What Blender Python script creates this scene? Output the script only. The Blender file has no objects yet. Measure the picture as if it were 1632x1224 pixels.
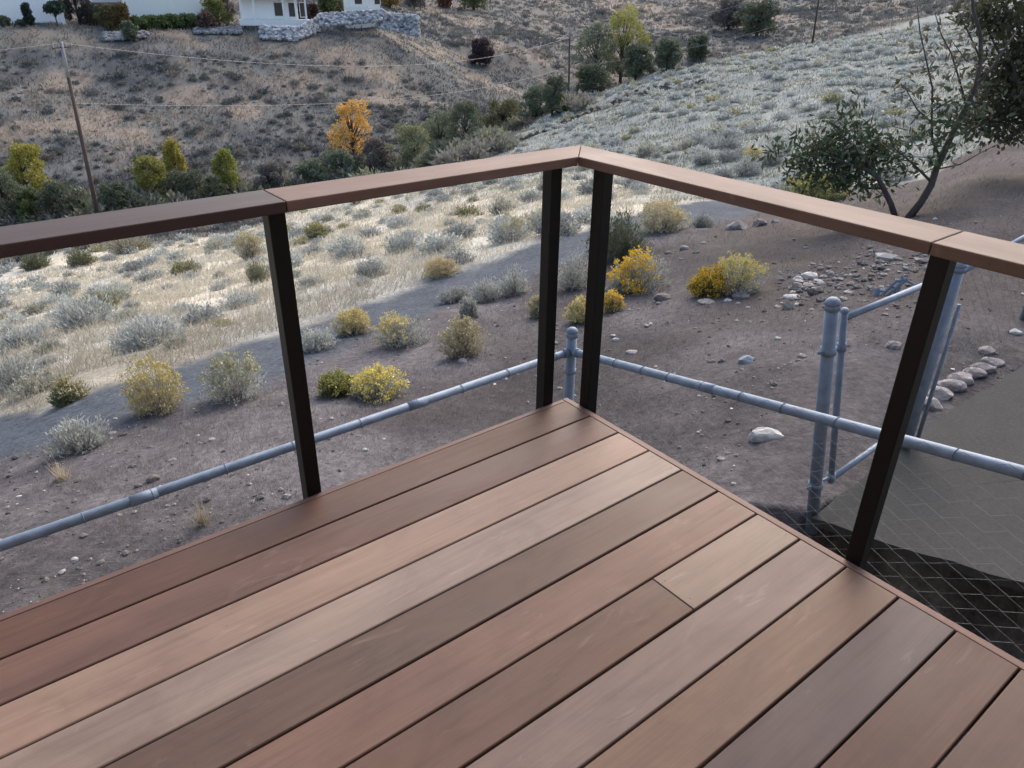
import bpy, math, random
import numpy as np
from mathutils import Vector, Matrix

random.seed(7)
RNG = np.random.default_rng(7)
SC = bpy.context.scene
COL = SC.collection
PI = math.pi

# ------------------------------------------------------------------ camera
CAM = np.array([-1.7244, -1.8447, 1.3786])
YAW, PITCH, ROLL, FPX = 0.9026, -0.4848, 0.0130, 1196.89
IW, IH = 1632, 1224
_f = np.array([math.cos(YAW) * math.cos(PITCH), math.sin(YAW) * math.cos(PITCH), math.sin(PITCH)])
_r0 = np.array([math.sin(YAW), -math.cos(YAW), 0.0])
_u0 = np.cross(_r0, _f)
CR = math.cos(ROLL) * _r0 + math.sin(ROLL) * _u0
CU = -math.sin(ROLL) * _r0 + math.cos(ROLL) * _u0
CF = _f
cd = bpy.data.cameras.new('camera')
cd.sensor_fit = 'HORIZONTAL'
cd.sensor_width = 36.0
cd.lens = 36.0 * FPX / IW
cd.clip_start = 0.05
cd.clip_end = 5000
co = bpy.data.objects.new('camera', cd)
COL.objects.link(co)
co.matrix_world = Matrix(((CR[0], CU[0], -CF[0], CAM[0]), (CR[1], CU[1], -CF[1], CAM[1]),
                          (CR[2], CU[2], -CF[2], CAM[2]), (0, 0, 0, 1)))
SC.camera = co

# ------------------------------------------------------------------ sky and sun
SUN_EL, SUN_AZ = math.radians(38), math.radians(32)      # azimuth measured from +X, counter-clockwise
w = bpy.data.worlds.new('World')
SC.world = w
w.use_nodes = True
nt = w.node_tree
for n in list(nt.nodes):
    nt.nodes.remove(n)
wo = nt.nodes.new('ShaderNodeOutputWorld')
bg = nt.nodes.new('ShaderNodeBackground')
sky = nt.nodes.new('ShaderNodeTexSky')
sky.sky_type = 'NISHITA'
sky.sun_disc = False
sky.sun_elevation = SUN_EL
sky.sun_rotation = PI / 2 - SUN_AZ
sky.air_density = 1.0
sky.dust_density = 3.5
sky.ozone_density = 1.0
bg.inputs['Strength'].default_value = 0.14
nt.links.new(sky.outputs[0], bg.inputs['Color'])
nt.links.new(bg.outputs[0], wo.inputs['Surface'])
sl = bpy.data.lights.new('sun', 'SUN')
sl.energy = 0.8
sl.angle = math.radians(50)
sl.color = (1.0, 0.93, 0.86)
so = bpy.data.objects.new('sun', sl)
COL.objects.link(so)
sd = Vector((math.cos(SUN_AZ) * math.cos(SUN_EL), math.sin(SUN_AZ) * math.cos(SUN_EL), math.sin(SUN_EL)))
so.rotation_euler = sd.to_track_quat('Z', 'Y').to_euler()
SC.view_settings.view_transform = 'Standard'
SC.view_settings.look = 'None'
SC.view_settings.exposure = 1.26
SC.view_settings.gamma = 1.0


# ------------------------------------------------------------------ pixel <-> world helpers (authoring only)
def ray(px, py):
    d = CF * FPX + CR * (px - IW / 2) - CU * (py - IH / 2)
    return d / np.linalg.norm(d)


def at_z(px, py, z):
    d = ray(px, py)
    return CAM + d * (z - CAM[2]) / d[2]


def at_d(px, py, dist):
    return CAM + ray(px, py) * dist


# ------------------------------------------------------------------ noise
def _h(ix, iy, s):
    n = (ix.astype(np.int64) * 374761393 + iy.astype(np.int64) * 668265263 + s * 974634777) & 0xffffffff
    n = ((n ^ (n >> 13)) * 1274126177) & 0xffffffff
    n = n ^ (n >> 16)
    return (n & 0xffff) / 65535.0


def vnoise(x, y, s=0):
    x = np.asarray(x, float); y = np.asarray(y, float)
    ix = np.floor(x); iy = np.floor(y)
    fx = x - ix; fy = y - iy
    fx = fx * fx * (3 - 2 * fx); fy = fy * fy * (3 - 2 * fy)
    a = _h(ix, iy, s); b = _h(ix + 1, iy, s); c = _h(ix, iy + 1, s); d = _h(ix + 1, iy + 1, s)
    return a + (b - a) * fx + (c - a) * fy + (a - b - c + d) * fx * fy


def fbm(x, y, s=0, o=4):
    t = 0; amp = 0.5; tot = 0
    for k in range(o):
        t = t + amp * vnoise(x * 2 ** k, y * 2 ** k, s + k * 17); tot += amp; amp *= 0.55
    return t / tot


def sstep(a, b, x):
    t = np.clip((x - a) / (b - a), 0, 1)
    return t * t * (3 - 2 * t)


# ------------------------------------------------------------------ terrain height
KR = np.array([1.0, 3.0, 4.5, 6.5, 9, 13, 18, 25, 35, 48, 62, 80, 100, 125, 150, 180, 260, 400, 800, 1800.])
KP = [-250, 0, 300, 600, 750, 900, 1050, 1200, 1350, 1500, 1632, 1900]
KZ = np.array([
    # 1    3     4.5   6.5    9     13    18    25    35    48     62    80     100   125   150   180   260  400  800  1800
    [-1.6, -1.6, -1.7, -2.2, -3.0, -4.2, -5.6, -7.6, -10.4, -13.6, -15.5, -13, -8.5, -3.9, -3.4, 1.0, 8, 20, 40, 60],
    [-1.6, -1.6, -1.7, -2.15, -2.8, -4.0, -5.3, -7.3, -10, -13.2, -15, -12.6, -8.5, -3.9, -3.4, 0.5, 8, 20, 40, 60],
    [-1.6, -1.6, -1.65, -2.1, -2.7, -3.8, -5.0, -6.8, -9.2, -12.4, -15, -13, -9.3, -4.1, -3.4, 0, 7, 18, 40, 60],
    [-1.6, -1.6, -1.65, -2.1, -2.6, -3.4, -4.4, -5.9, -7.9, -9.4, -14.2, -13.8, -10.8, -5.0, -3.6, -1.5, 2.5, 10, 30, 60],
    [-1.6, -1.6, -1.62, -2.05, -2.5, -3.2, -4.0, -5.3, -7.0, -8.5, -9.8, -14.4, -13.8, -11.8, -9.0, -6.0, 0, 6, 30, 60],
    [-1.55, -1.58, -1.6, -2.0, -2.4, -2.9, -3.6, -4.6, -6.1, -7.3, -8.0, -8.9, -14.5, -15, -13, -10.5, -5, 3, 30, 60],
    [-1.4, -1.45, -1.5, -1.8, -2.15, -2.65, -3.3, -4.3, -5.3, -5.8, -5.9, -5.7, -10, -15.5, -15, -13, -8, 0, 25, 60],
    [-1.2, -1.25, -1.35, -1.55, -1.9, -2.4, -3.2, -3.95, -4.5, -4.7, -4.6, -4.2, -5.0, -11, -13.5, -12, -7, 0, 25, 60],
    [-1.15, -1.15, -1.2, -1.38, -1.7, -2.2, -2.85, -3.4, -3.7, -3.6, -3.45, -3.35, -3.1, -3.4, -7, -9, -6, 1, 25, 60],
    [-1.12, -1.12, -1.12, -1.2, -1.45, -1.8, -2.3, -2.75, -2.9, -2.8, -2.45, -2.1, -1.5, -1.0, -2.5, -4, -3, 3, 28, 60],
    [-1.12, -1.12, -1.12, -1.12, -1.25, -1.4, -1.7, -1.9, -1.8, -1.5, -1.0, 0.0, 0.6, 1.2, 1, 0, 2, 8, 30, 60],
    [-1.12, -1.12, -1.12, -1.12, -1.12, -1.2, -1.3, -1.3, -1.1, -0.6, 0.5, 1.5, 2.6, 3.5, 4, 4, 6, 12, 35, 60],
])
KA = []
for p in KP:
    d = ray(p, 100)
    KA.append(math.atan2(d[1], d[0]))
KA = np.array(KA)              # decreasing with px
_lr = np.log(KR)


def _pchip(x, xs, Y):          # piecewise cubic (Catmull, limited) along axis 0 of Y at scalar-array x
    i = np.clip(np.searchsorted(xs, x) - 1, 0, len(xs) - 2)
    h = xs[i + 1] - xs[i]
    t = np.clip((x - xs[i]) / h, 0, 1)
    return i, t, h


def _slopes(xs, Y):
    dl = np.diff(Y, axis=-1) / np.diff(xs)
    m = np.zeros_like(Y)
    a, b = dl[..., :-1], dl[..., 1:]
    m[..., 1:-1] = np.where(a * b > 0, 2 * a * b / (a + b + 1e-12 * np.sign(a + b + 1e-30)), 0)
    m[..., 0] = dl[..., 0]; m[..., -1] = dl[..., -1]
    return m


def polar(x, y):
    dx = x - CAM[0]; dy = y - CAM[1]
    r = np.hypot(dx, dy)
    a = np.arctan2(dy, dx)
    a = YAW + (a - YAW + PI) % (2 * PI) - PI
    return a, r


_M = _slopes(_lr, KZ)


def terr_base(x, y):
    a, r = polar(np.asarray(x, float), np.asarray(y, float))
    lr = np.log(np.maximum(r, 1.0))
    i, t, h = _pchip(np.clip(lr, _lr[0], _lr[-1]), _lr, None)
    t2, t3 = t * t, t * t * t
    prof = []
    for k in range(len(KP)):
        Y, M = KZ[k], _M[k]
        prof.append((2 * t3 - 3 * t2 + 1) * Y[i] + (t3 - 2 * t2 + t) * h * M[i] + (-2 * t3 + 3 * t2) * Y[i + 1] + (t3 - t2) * h * M[i + 1])
    prof = np.array(prof)
    A = -KA
    aa = np.clip(-a, A[0], A[-1])
    j = np.clip(np.searchsorted(A, aa) - 1, 0, len(A) - 2)
    s = (aa - A[j]) / (A[j + 1] - A[j])
    s = s * s * (3 - 2 * s) * 0.35 + s * 0.65
    J = np.arange(prof.shape[1]) if prof.ndim == 2 else None
    P = prof.reshape(len(KP), -1); jj = j.reshape(-1); ss = s.reshape(-1); J = np.arange(P.shape[1])
    return (P[jj, J] * (1 - ss) + P[jj + 1, J] * ss).reshape(np.shape(r))


# concrete pad outline (plan), from where its edges show in the photograph
PAD_Z = -1.07
_pe0 = at_z(1190, 792, PAD_Z); _pe1 = at_z(1632, 930, PAD_Z)
PE = (_pe1 - _pe0)[:2]; PE /= np.linalg.norm(PE)         # direction of the near edge
PN = np.array([-PE[1], PE[0]])
if PN @ np.array([1.0, 0.0]) < 0:
    PN = -PN


def pit(x, y):
    """how far inside the low strip between deck and pad (0..1)"""
    dx = x - _pe0[0]; dy = y - _pe0[1]
    s = dx * PE[0] + dy * PE[1]; t = dx * PN[0] + dy * PN[1]
    th = .27 * sstep(.28, .5, s)
    return (1 - sstep(th, th + .08, t)) * sstep(-0.30, 0.15, s)


def terr(x, y):
    x = np.asarray(x, float); y = np.asarray(y, float)
    a, r = polar(x, y)
    z = terr_base(x, y)
    z = z + (fbm(x / 1.4, y / 1.4, 3) - .5) * 0.16 * sstep(4, 10, r) + (fbm(x / 0.33, y / 0.33, 9, 3) - .5) * 0.05 * sstep(2, 5, r)
    z = z + (fbm(x / 9, y / 9, 5) - .5) * 1.5 * sstep(25, 70, r) + (fbm(x / 26, y / 26, 15) - .5) * 3.0 * sstep(70, 130, r) * (1 - .75 * sstep(105, 118, r) * (1 - sstep(140, 150, r)))
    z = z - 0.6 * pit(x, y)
    dx = x - _pe0[0]; dy = y - _pe0[1]
    s = dx * PE[0] + dy * PE[1]; t = dx * PN[0] + dy * PN[1]
    on = sstep(0.36, .42, t) * (1 - sstep(2.8, 3.4, t)) * sstep(0.2, .6, s) * (1 - sstep(6.0, 6.6, s))
    z = z * (1 - on) + (PAD_Z - .1) * on
    return z


def hit(px, py, rmin=2.0):
    d = ray(px, py)
    hx = math.hypot(d[0], d[1])
    rs = np.exp(np.linspace(math.log(rmin), math.log(1500), 3000))
    X = CAM[0] + d[0] / hx * rs; Y = CAM[1] + d[1] / hx * rs; Zr = CAM[2] + d[2] / hx * rs
    T = terr(X, Y)
    k = np.argmax(Zr < T)
    if k == 0:
        k = 0 if Zr[0] < T[0] else len(rs) - 1
    return np.array([X[k], Y[k], T[k]]), rs[k]


# ------------------------------------------------------------------ object helpers
def tag(o, label=None, cat=None, group=None, kind=None):
    if label: o['label'] = label
    if cat: o['category'] = cat
    if group: o['group'] = group
    if kind: o['kind'] = kind
    return o


def empty(name, loc, rz=0, label=None, cat=None, group=None):
    o = bpy.data.objects.new(name, None)
    COL.objects.link(o)
    o.empty_display_size = 0.1
    o.location = loc
    o.rotation_euler = (0, 0, rz)
    return tag(o, label, cat, group)


def link(name, me, parent=None, loc=None):
    o = bpy.data.objects.new(name, me)
    COL.objects.link(o)
    if parent is not None:
        o.parent = parent
    if loc is not None:
        o.location = loc
    return o


def copy_tree(o, parent=None):
    c = o.copy()
    COL.objects.link(c)
    c.parent = parent
    for ch in list(o.children):
        copy_tree(ch, c)
    return c


class MB:
    """collects verts/faces in one mesh"""
    def __init__(s):
        s.v = []; s.f = []; s.mi = []; s.m = 0

    def add(s, vs, fs):
        n = len(s.v)
        s.v += [tuple(map(float, p)) for p in vs]
        s.f += [tuple(n + i for i in f) for f in fs]
        s.mi += [s.m] * len(fs)

    def box(s, x0, x1, y0, y1, z0, z1):
        vs = [(x, y, z) for z in (z0, z1) for y in (y0, y1) for x in (x0, x1)]
        s.add(vs, [(0, 2, 3, 1), (4, 5, 7, 6), (0, 1, 5, 4), (2, 6, 7, 3), (0, 4, 6, 2), (1, 3, 7, 5)])

    def tube(s, pts, rad, n=10, cap=True):
        pts = [np.asarray(p, float) for p in pts]
        if not hasattr(rad, '__len__'): rad = [rad] * len(pts)
        rings = []
        ref = None
        for i, p in enumerate(pts):
            a = pts[max(0, i - 1)]; b = pts[min(len(pts) - 1, i + 1)]
            d = b - a; d = d / (np.linalg.norm(d) + 1e-12)
            if ref is None:
                ref = np.array([0, 0, 1.0]) if abs(d[2]) < .9 else np.array([1.0, 0, 0])
            u = ref - d * (ref @ d); u /= np.linalg.norm(u) + 1e-12
            ref = u
            v = np.cross(d, u)
            rings.append([p + rad[i] * (math.cos(2 * PI * k / n) * u + math.sin(2 * PI * k / n) * v) for k in range(n)])
        vs = [q for r_ in rings for q in r_]
        fs = []
        for i in range(len(pts) - 1):
            for k in range(n):
                fs.append((i * n + k, i * n + (k + 1) % n, (i + 1) * n + (k + 1) % n, (i + 1) * n + k))
        if cap:
            fs.append(tuple(reversed(range(n)))); fs.append(tuple((len(pts) - 1) * n + k for k in range(n)))
        s.add(vs, fs)

    def dome(s, c, rad, h, n=12, m=4, axis=np.array([0, 0, 1.0])):
        c = np.asarray(c, float)
        pts = [c + axis * (h * math.sin(PI / 2 * k / m)) for k in range(m + 1)]
        s.tube(pts, [max(rad * math.cos(PI / 2 * k / m), 0.0005) for k in range(m + 1)], n)

    def build(s, name, mats, parent=None, smooth=False, loc=None, bevel=0, segs=2):
        me = bpy.data.meshes.new(name)
        me.from_pydata(s.v, [], s.f)
        if not isinstance(mats, (list, tuple)): mats = [mats]
        for m in mats: me.materials.append(m)
        if len(mats) > 1: me.polygons.foreach_set('material_index', s.mi)
        if smooth: me.polygons.foreach_set('use_smooth', [True] * len(me.polygons))
        me.update()
        o = link(name, me, parent, loc)
        if bevel:
            b = o.modifiers.new('bevel', 'BEVEL'); b.width = bevel; b.segments = segs; b.limit_method = 'ANGLE'; b.angle_limit = math.radians(50)
        return o


def quads_mesh(name, V, C, mat):
    """V (n,4,3) quads, C (n,3) face colours"""
    n = len(V)
    me = bpy.data.meshes.new(name)
    me.vertices.add(4 * n)
    me.vertices.foreach_set('co', np.ascontiguousarray(V, dtype=np.float32).ravel())
    me.loops.add(4 * n)
    me.loops.foreach_set('vertex_index', np.arange(4 * n, dtype=np.int32))
    me.polygons.add(n)
    me.polygons.foreach_set('loop_start', np.arange(n, dtype=np.int32) * 4)
    me.polygons.foreach_set('loop_total', np.full(n, 4, dtype=np.int32))
    at = me.color_attributes.new('tone', 'FLOAT_COLOR', 'POINT')
    cc = np.ones((4 * n, 4), np.float32)
    cc[:, :3] = np.repeat(C, 4, axis=0)
    at.data.foreach_set('color', cc.ravel())
    me.materials.append(mat)
    me.update(calc_edges=True)
    return me


def nrm(a):
    return a / (np.linalg.norm(a, axis=-1, keepdims=True) + 1e-9)


def leaves(P, D, L, Wd, rng):
    """diamond leaves at P along D; returns (n,4,3)"""
    n = len(P)
    D = nrm(D)
    S = nrm(np.cross(D, rng.normal(size=(n, 3))))
    L = np.broadcast_to(L, (n,))[:, None]; Wd = np.broadcast_to(Wd, (n,))[:, None]
    return np.stack([P, P + D * L * .5 + S * Wd * .5, P + D * L, P + D * L * .5 - S * Wd * .5], 1)


def strips(A, B, wa, wb, rng):
    n = len(A)
    D = nrm(B - A)
    S = nrm(np.cross(D, rng.normal(size=(n, 3))))
    wa = np.broadcast_to(wa, (n,))[:, None]; wb = np.broadcast_to(wb, (n,))[:, None]
    return np.stack([A - S * wa / 2, A + S * wa / 2, B + S * wb / 2, B - S * wb / 2], 1)


def tones(n, base, rng, var=.25, alt=None, pa=.3):
    c = np.tile(np.array(base, float), (n, 1))
    if alt is not None:
        c = np.where((rng.random(n) < pa)[:, None], np.array(alt, float), c)
    return np.clip(c * (1 + (rng.random((n, 1)) - .5) * 2 * var), 0, 1)


# ------------------------------------------------------------------ materials
def new_mat(name):
    m = bpy.data.materials.new(name)
    m.use_nodes = True
    nt = m.node_tree
    b = nt.nodes['Principled BSDF']
    return m, nt, b


def N(nt, t, **kw):
    n = nt.nodes.new(t)
    for k, v in kw.items():
        if k in n.inputs: n.inputs[k].default_value = v
        else: setattr(n, k, v)
    return n


def noise(nt, scale, detail=4, rough=.55, coord='Object', stretch=None, dist=0):
    tc = nt.nodes.new('ShaderNodeTexCoord')
    out = tc.outputs[coord]
    if stretch is not None:
        mp = nt.nodes.new('ShaderNodeMapping'); mp.inputs['Scale'].default_value = stretch
        nt.links.new(out, mp.inputs[0]); out = mp.outputs[0]
    n = nt.nodes.new('ShaderNodeTexNoise')
    n.inputs['Scale'].default_value = scale; n.inputs['Detail'].default_value = detail
    n.inputs['Roughness'].default_value = rough; n.inputs['Distortion'].default_value = dist
    nt.links.new(out, n.inputs['Vector'])
    return n.outputs['Fac']


def ramp(nt, fac, stops):
    r = nt.nodes.new('ShaderNodeValToRGB')
    e = r.color_ramp.elements
    while len(e) < len(stops): e.new(.5)
    for i, (p, c) in enumerate(stops):
        e[i].position = p; e[i].color = (*c, 1) if len(c) == 3 else c
    nt.links.new(fac, r.inputs[0])
    return r.outputs[0]


def mix(nt, a, b, fac, mode='MIX'):
    m = nt.nodes.new('ShaderNodeMix'); m.data_type = 'RGBA'; m.blend_type = mode
    for s, v in ((m.inputs[0], fac), (m.inputs[6], a), (m.inputs[7], b)):
        if isinstance(v, (int, float)): s.default_value = v
        elif isinstance(v, (tuple, list)): s.default_value = (*v, 1)
        else: nt.links.new(v, s)
    return m.outputs[2]


def bump(nt, b, h, strength=.3, dist=.01):
    n = nt.nodes.new('ShaderNodeBump'); n.inputs['Strength'].default_value = strength; n.inputs['Distance'].default_value = dist
    nt.links.new(h, n.inputs['Height']); nt.links.new(n.outputs[0], b.inputs['Normal'])


def simple(name, col, rough=.6, metal=0., var=.12, scale=8, bmp=0, bscale=40, stretch=None):
    m, nt, b = new_mat(name)
    f = noise(nt, scale, 5, stretch=stretch)
    c = ramp(nt, f, [(.3, tuple(x * (1 - var) for x in col)), (.7, tuple(min(1, x * (1 + var)) for x in col))])
    nt.links.new(c, b.inputs['Base Color'])
    b.inputs['Roughness'].default_value = rough; b.inputs['Metallic'].default_value = metal
    if bmp: bump(nt, b, noise(nt, bscale, 4, stretch=stretch), bmp)
    return m


def foliage_mat(name, trans=.25):
    m, nt, b = new_mat(name)
    a = nt.nodes.new('ShaderNodeAttribute'); a.attribute_name = 'tone'
    oi = nt.nodes.new('ShaderNodeObjectInfo')
    mr = nt.nodes.new('ShaderNodeMapRange'); mr.inputs['To Min'].default_value = .82; mr.inputs['To Max'].default_value = 1.18
    nt.links.new(oi.outputs['Random'], mr.inputs['Value'])
    hs = nt.nodes.new('ShaderNodeHueSaturation')
    nt.links.new(mr.outputs[0], hs.inputs['Value']); nt.links.new(a.outputs['Color'], hs.inputs['Color'])
    nt.links.new(hs.outputs[0], b.inputs['Base Color'])
    b.inputs['Roughness'].default_value = .75
    b.inputs['Specular IOR Level'].default_value = .25
    t = nt.nodes.new('ShaderNodeBsdfTranslucent'); nt.links.new(hs.outputs[0], t.inputs['Color'])
    ms = nt.nodes.new('ShaderNodeMixShader'); ms.inputs[0].default_value = trans
    nt.links.new(b.outputs[0], ms.inputs[1]); nt.links.new(t.outputs[0], ms.inputs[2])
    nt.links.new(ms.outputs[0], nt.nodes['Material Output'].inputs['Surface'])
    return m


def wood(name, c1, c2, axis='x', seed=0, rough=.56):
    """hardwood with long grain, cloudy tone and faint pale scuffs"""
    m, nt, b = new_mat(name)
    tc = nt.nodes.new('ShaderNodeTexCoord')

    def nz(sc, stretch, detail=5, dist=0, rough_=.55):
        mp = nt.nodes.new('ShaderNodeMapping')
        st = stretch if axis == 'x' else (stretch[1], stretch[0], stretch[2])
        mp.inputs['Scale'].default_value = st
        mp.inputs['Location'].default_value = (seed * 3.7, seed * 5.1, seed * 1.3)
        nt.links.new(tc.outputs['Object'], mp.inputs[0])
        n = nt.nodes.new('ShaderNodeTexNoise')
        n.inputs['Scale'].default_value = sc; n.inputs['Detail'].default_value = detail
        n.inputs['Distortion'].default_value = dist; n.inputs['Roughness'].default_value = rough_
        nt.links.new(mp.outputs[0], n.inputs['Vector'])
        return n.outputs['Fac']
    cloud = nz(1.6, (.9, 3.0, 1), 4, .6)
    base = ramp(nt, cloud, [(.3, c1), (.7, c2)])
    grain = nz(6, (.35, 9, 9), 6, .3)
    g = ramp(nt, grain, [(.3, (.87, .85, .83)), (.5, (1, 1, 1)), (.72, (1.06, 1.05, 1.04))])
    c = mix(nt, base, g, 1.0, 'MULTIPLY')
    fine = nz(40, (.12, 6, 6), 3)
    c = mix(nt, c, ramp(nt, fine, [(.35, (.93, .92, .91)), (.65, (1.04, 1.04, 1.04))]), .8, 'MULTIPLY')
    blot = nz(4.5, (.8, 1.6, 1), 5, .8, .6)
    c = mix(nt, c, ramp(nt, blot, [(.32, (.82, .80, .79)), (.5, (1, 1, 1)), (.7, (1.14, 1.12, 1.10))]), .9, 'MULTIPLY')
    sc_ = nz(3.2, (1.2, 4.5, 1), 6, 1.6, .65)
    c = mix(nt, c, (min(1, c2[0] * 1.5 + .05), min(1, c2[1] * 1.55 + .05), min(1, c2[2] * 1.6 + .05)), ramp(nt, sc_, [(.60, (0, 0, 0)), (.78, (.45, .45, .45))]))
    spec = nz(55, (1, 1, 1), 2)
    c = mix(nt, c, (.05, .035, .03), ramp(nt, spec, [(.76, (0, 0, 0)), (.80, (.5, .5, .5))]))
    nt.links.new(c, b.inputs['Base Color'])
    rr = ramp(nt, cloud, [(.3, (rough - .06,) * 3), (.7, (rough + .1,) * 3)])
    nt.links.new(rr, b.inputs['Roughness'])
    b.inputs['Specular IOR Level'].default_value = .22
    bump(nt, b, grain, .12, .002)
    return m


M_FOL = foliage_mat('foliage')
M_FLOWER = foliage_mat('flower_heads', .15)
M_BARK = simple('bark', (.07, .055, .045), .9, var=.3, scale=14, bmp=.5, bscale=30, stretch=(1, 1, .25))
M_BLACK = simple('black_metal', (.0016, .0018, .0018), .5, .0, var=.3, scale=20, bmp=.05, bscale=200)
M_BLACK.node_tree.nodes['Principled BSDF'].inputs['Specular IOR Level'].default_value = .25
M_GALV = simple('galvanised_steel', (.16, .21, .285), .6, .15, var=.2, scale=18, bmp=.06, bscale=120)
M_WIRE = simple('galvanised_wire', (.11, .12, .13), .7, .1, var=.1)
M_POLE = simple('weathered_pole_wood', (.075, .05, .04), .85, var=.3, scale=4, stretch=(1, 1, .15))
M_POLE_TOP = simple('grey_pole_top', (.24, .24, .24), .8, var=.15, scale=4)
M_CONC = None

# ------------------------------------------------------------------ ground
def interp_az(pts, minr=2.0):
    """pixel polyline -> r as a function of azimuth"""
    A = []; R_ = []
    for px, py in pts:
        P, r = hit(px, py, minr)
        a, _ = polar(P[0], P[1])
        A.append(float(a)); R_.append(r)
    o = np.argsort(A)
    A = np.array(A)[o]; R_ = np.array(R_)[o]
    return lambda a: np.interp(a, A, R_)


PATH_PTS = [(-300, 800), (-60, 712), (60, 690), (150, 655), (260, 622), (340, 596), (480, 552), (600, 505), (680, 472), (760, 445),
            (850, 408), (930, 382), (1020, 358), (1110, 338), (1190, 330)]
PATH = interp_az(PATH_PTS)
DIRT_FAR = interp_az([(-300, 850), (-60, 760), (60, 722), (160, 690), (260, 660), (420, 620), (540, 560), (640, 520), (760, 470), (870, 430), (980, 395), (1100, 360), (1190, 345), (1260, 318), (1340, 305), (1440, 296), (1500, 275), (1550, 245), (1632, 212), (1800, 190)])
FIELD_NEAR = interp_az([(-300, 740), (-60, 668), (60, 655), (150, 622), (260, 590), (340, 562), (480, 520), (600, 480), (680, 448), (760, 424),
                        (850, 388), (930, 366), (1020, 340), (1110, 322), (1190, 315), (1260, 305), (1340, 300), (1440, 290), (1500, 270), (1550, 240), (1632, 205), (1800, 185)])


TRACK = interp_az([(780, 246), (816, 232), (880, 206), (940, 180), (1000, 157), (1060, 143), (1110, 134)])


def _patch(px, py, wp, hp):
    P, r = hit(px, py); _, r0 = hit(px, py + hp / 2); _, r1 = hit(px, py - hp / 2)
    a, _ = polar(P[0], P[1])
    return float(a), math.log(r), wp / FPX / 2, max(.03, (math.log(r1) - math.log(r0)) / 2)


# vegetation zones on the far slopes: dark sage thickets and bare tan banks
DARKZ = [_patch(*p) for p in ((450, 238, 170, 40), (560, 225, 120, 26), (330, 250, 120, 22), (640, 195, 130, 34), (720, 150, 160, 40), (690, 185, 120, 30), (800, 120, 120, 36), (840, 60, 90, 30),
                              (360, 98, 90, 14), (215, 105, 110, 14), (40, 95, 60, 18), (25, 125, 60, 26), (200, 130, 50, 16), (640, 90, 90, 30), (560, 55, 130, 26), (700, 60, 120, 26), (230, 62, 120, 18),
                              (880, 150, 80, 30), (760, 190, 90, 30), (200, 295, 160, 20), (70, 250, 60, 16), (1160, 30, 130, 40), (1200, 55, 110, 24), (1090, 62, 70, 26), (1300, 20, 100, 16), (1040, 70, 60, 24), (960, 30, 60, 20))]
TANZ = [_patch(*p) for p in ((590, 112, 90, 30), (540, 90, 70, 20), (620, 160, 120, 18), (470, 130, 90, 18), (100, 130, 80, 34), (60, 205, 120, 30), (150, 190, 60, 30), (300, 150, 80, 30), (200, 215, 120, 24), (780, 72, 70, 24), (740, 35, 90, 16),
                             (1010, 18, 120, 22), (1070, 40, 60, 18), (690, 22, 40, 14), (1180, 6, 90, 10), (1250, 30, 50, 10), (850, 85, 60, 14), (390, 175, 60, 30))]


def zone(a, r, L, nz):
    m = np.zeros(np.shape(a))
    lr = np.log(np.maximum(r, 1))
    for za, zr, wa, wr in L:
        d = np.hypot((a - za) / wa, (lr - zr) / wr)
        m = np.maximum(m, 1 - sstep(.55, 1.25, d + (nz - .5) * 1.3))
    return m


def lerp(a, b, t):
    t = np.asarray(t)[..., None]
    return np.asarray(a) * (1 - t) + np.asarray(b) * t


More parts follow.
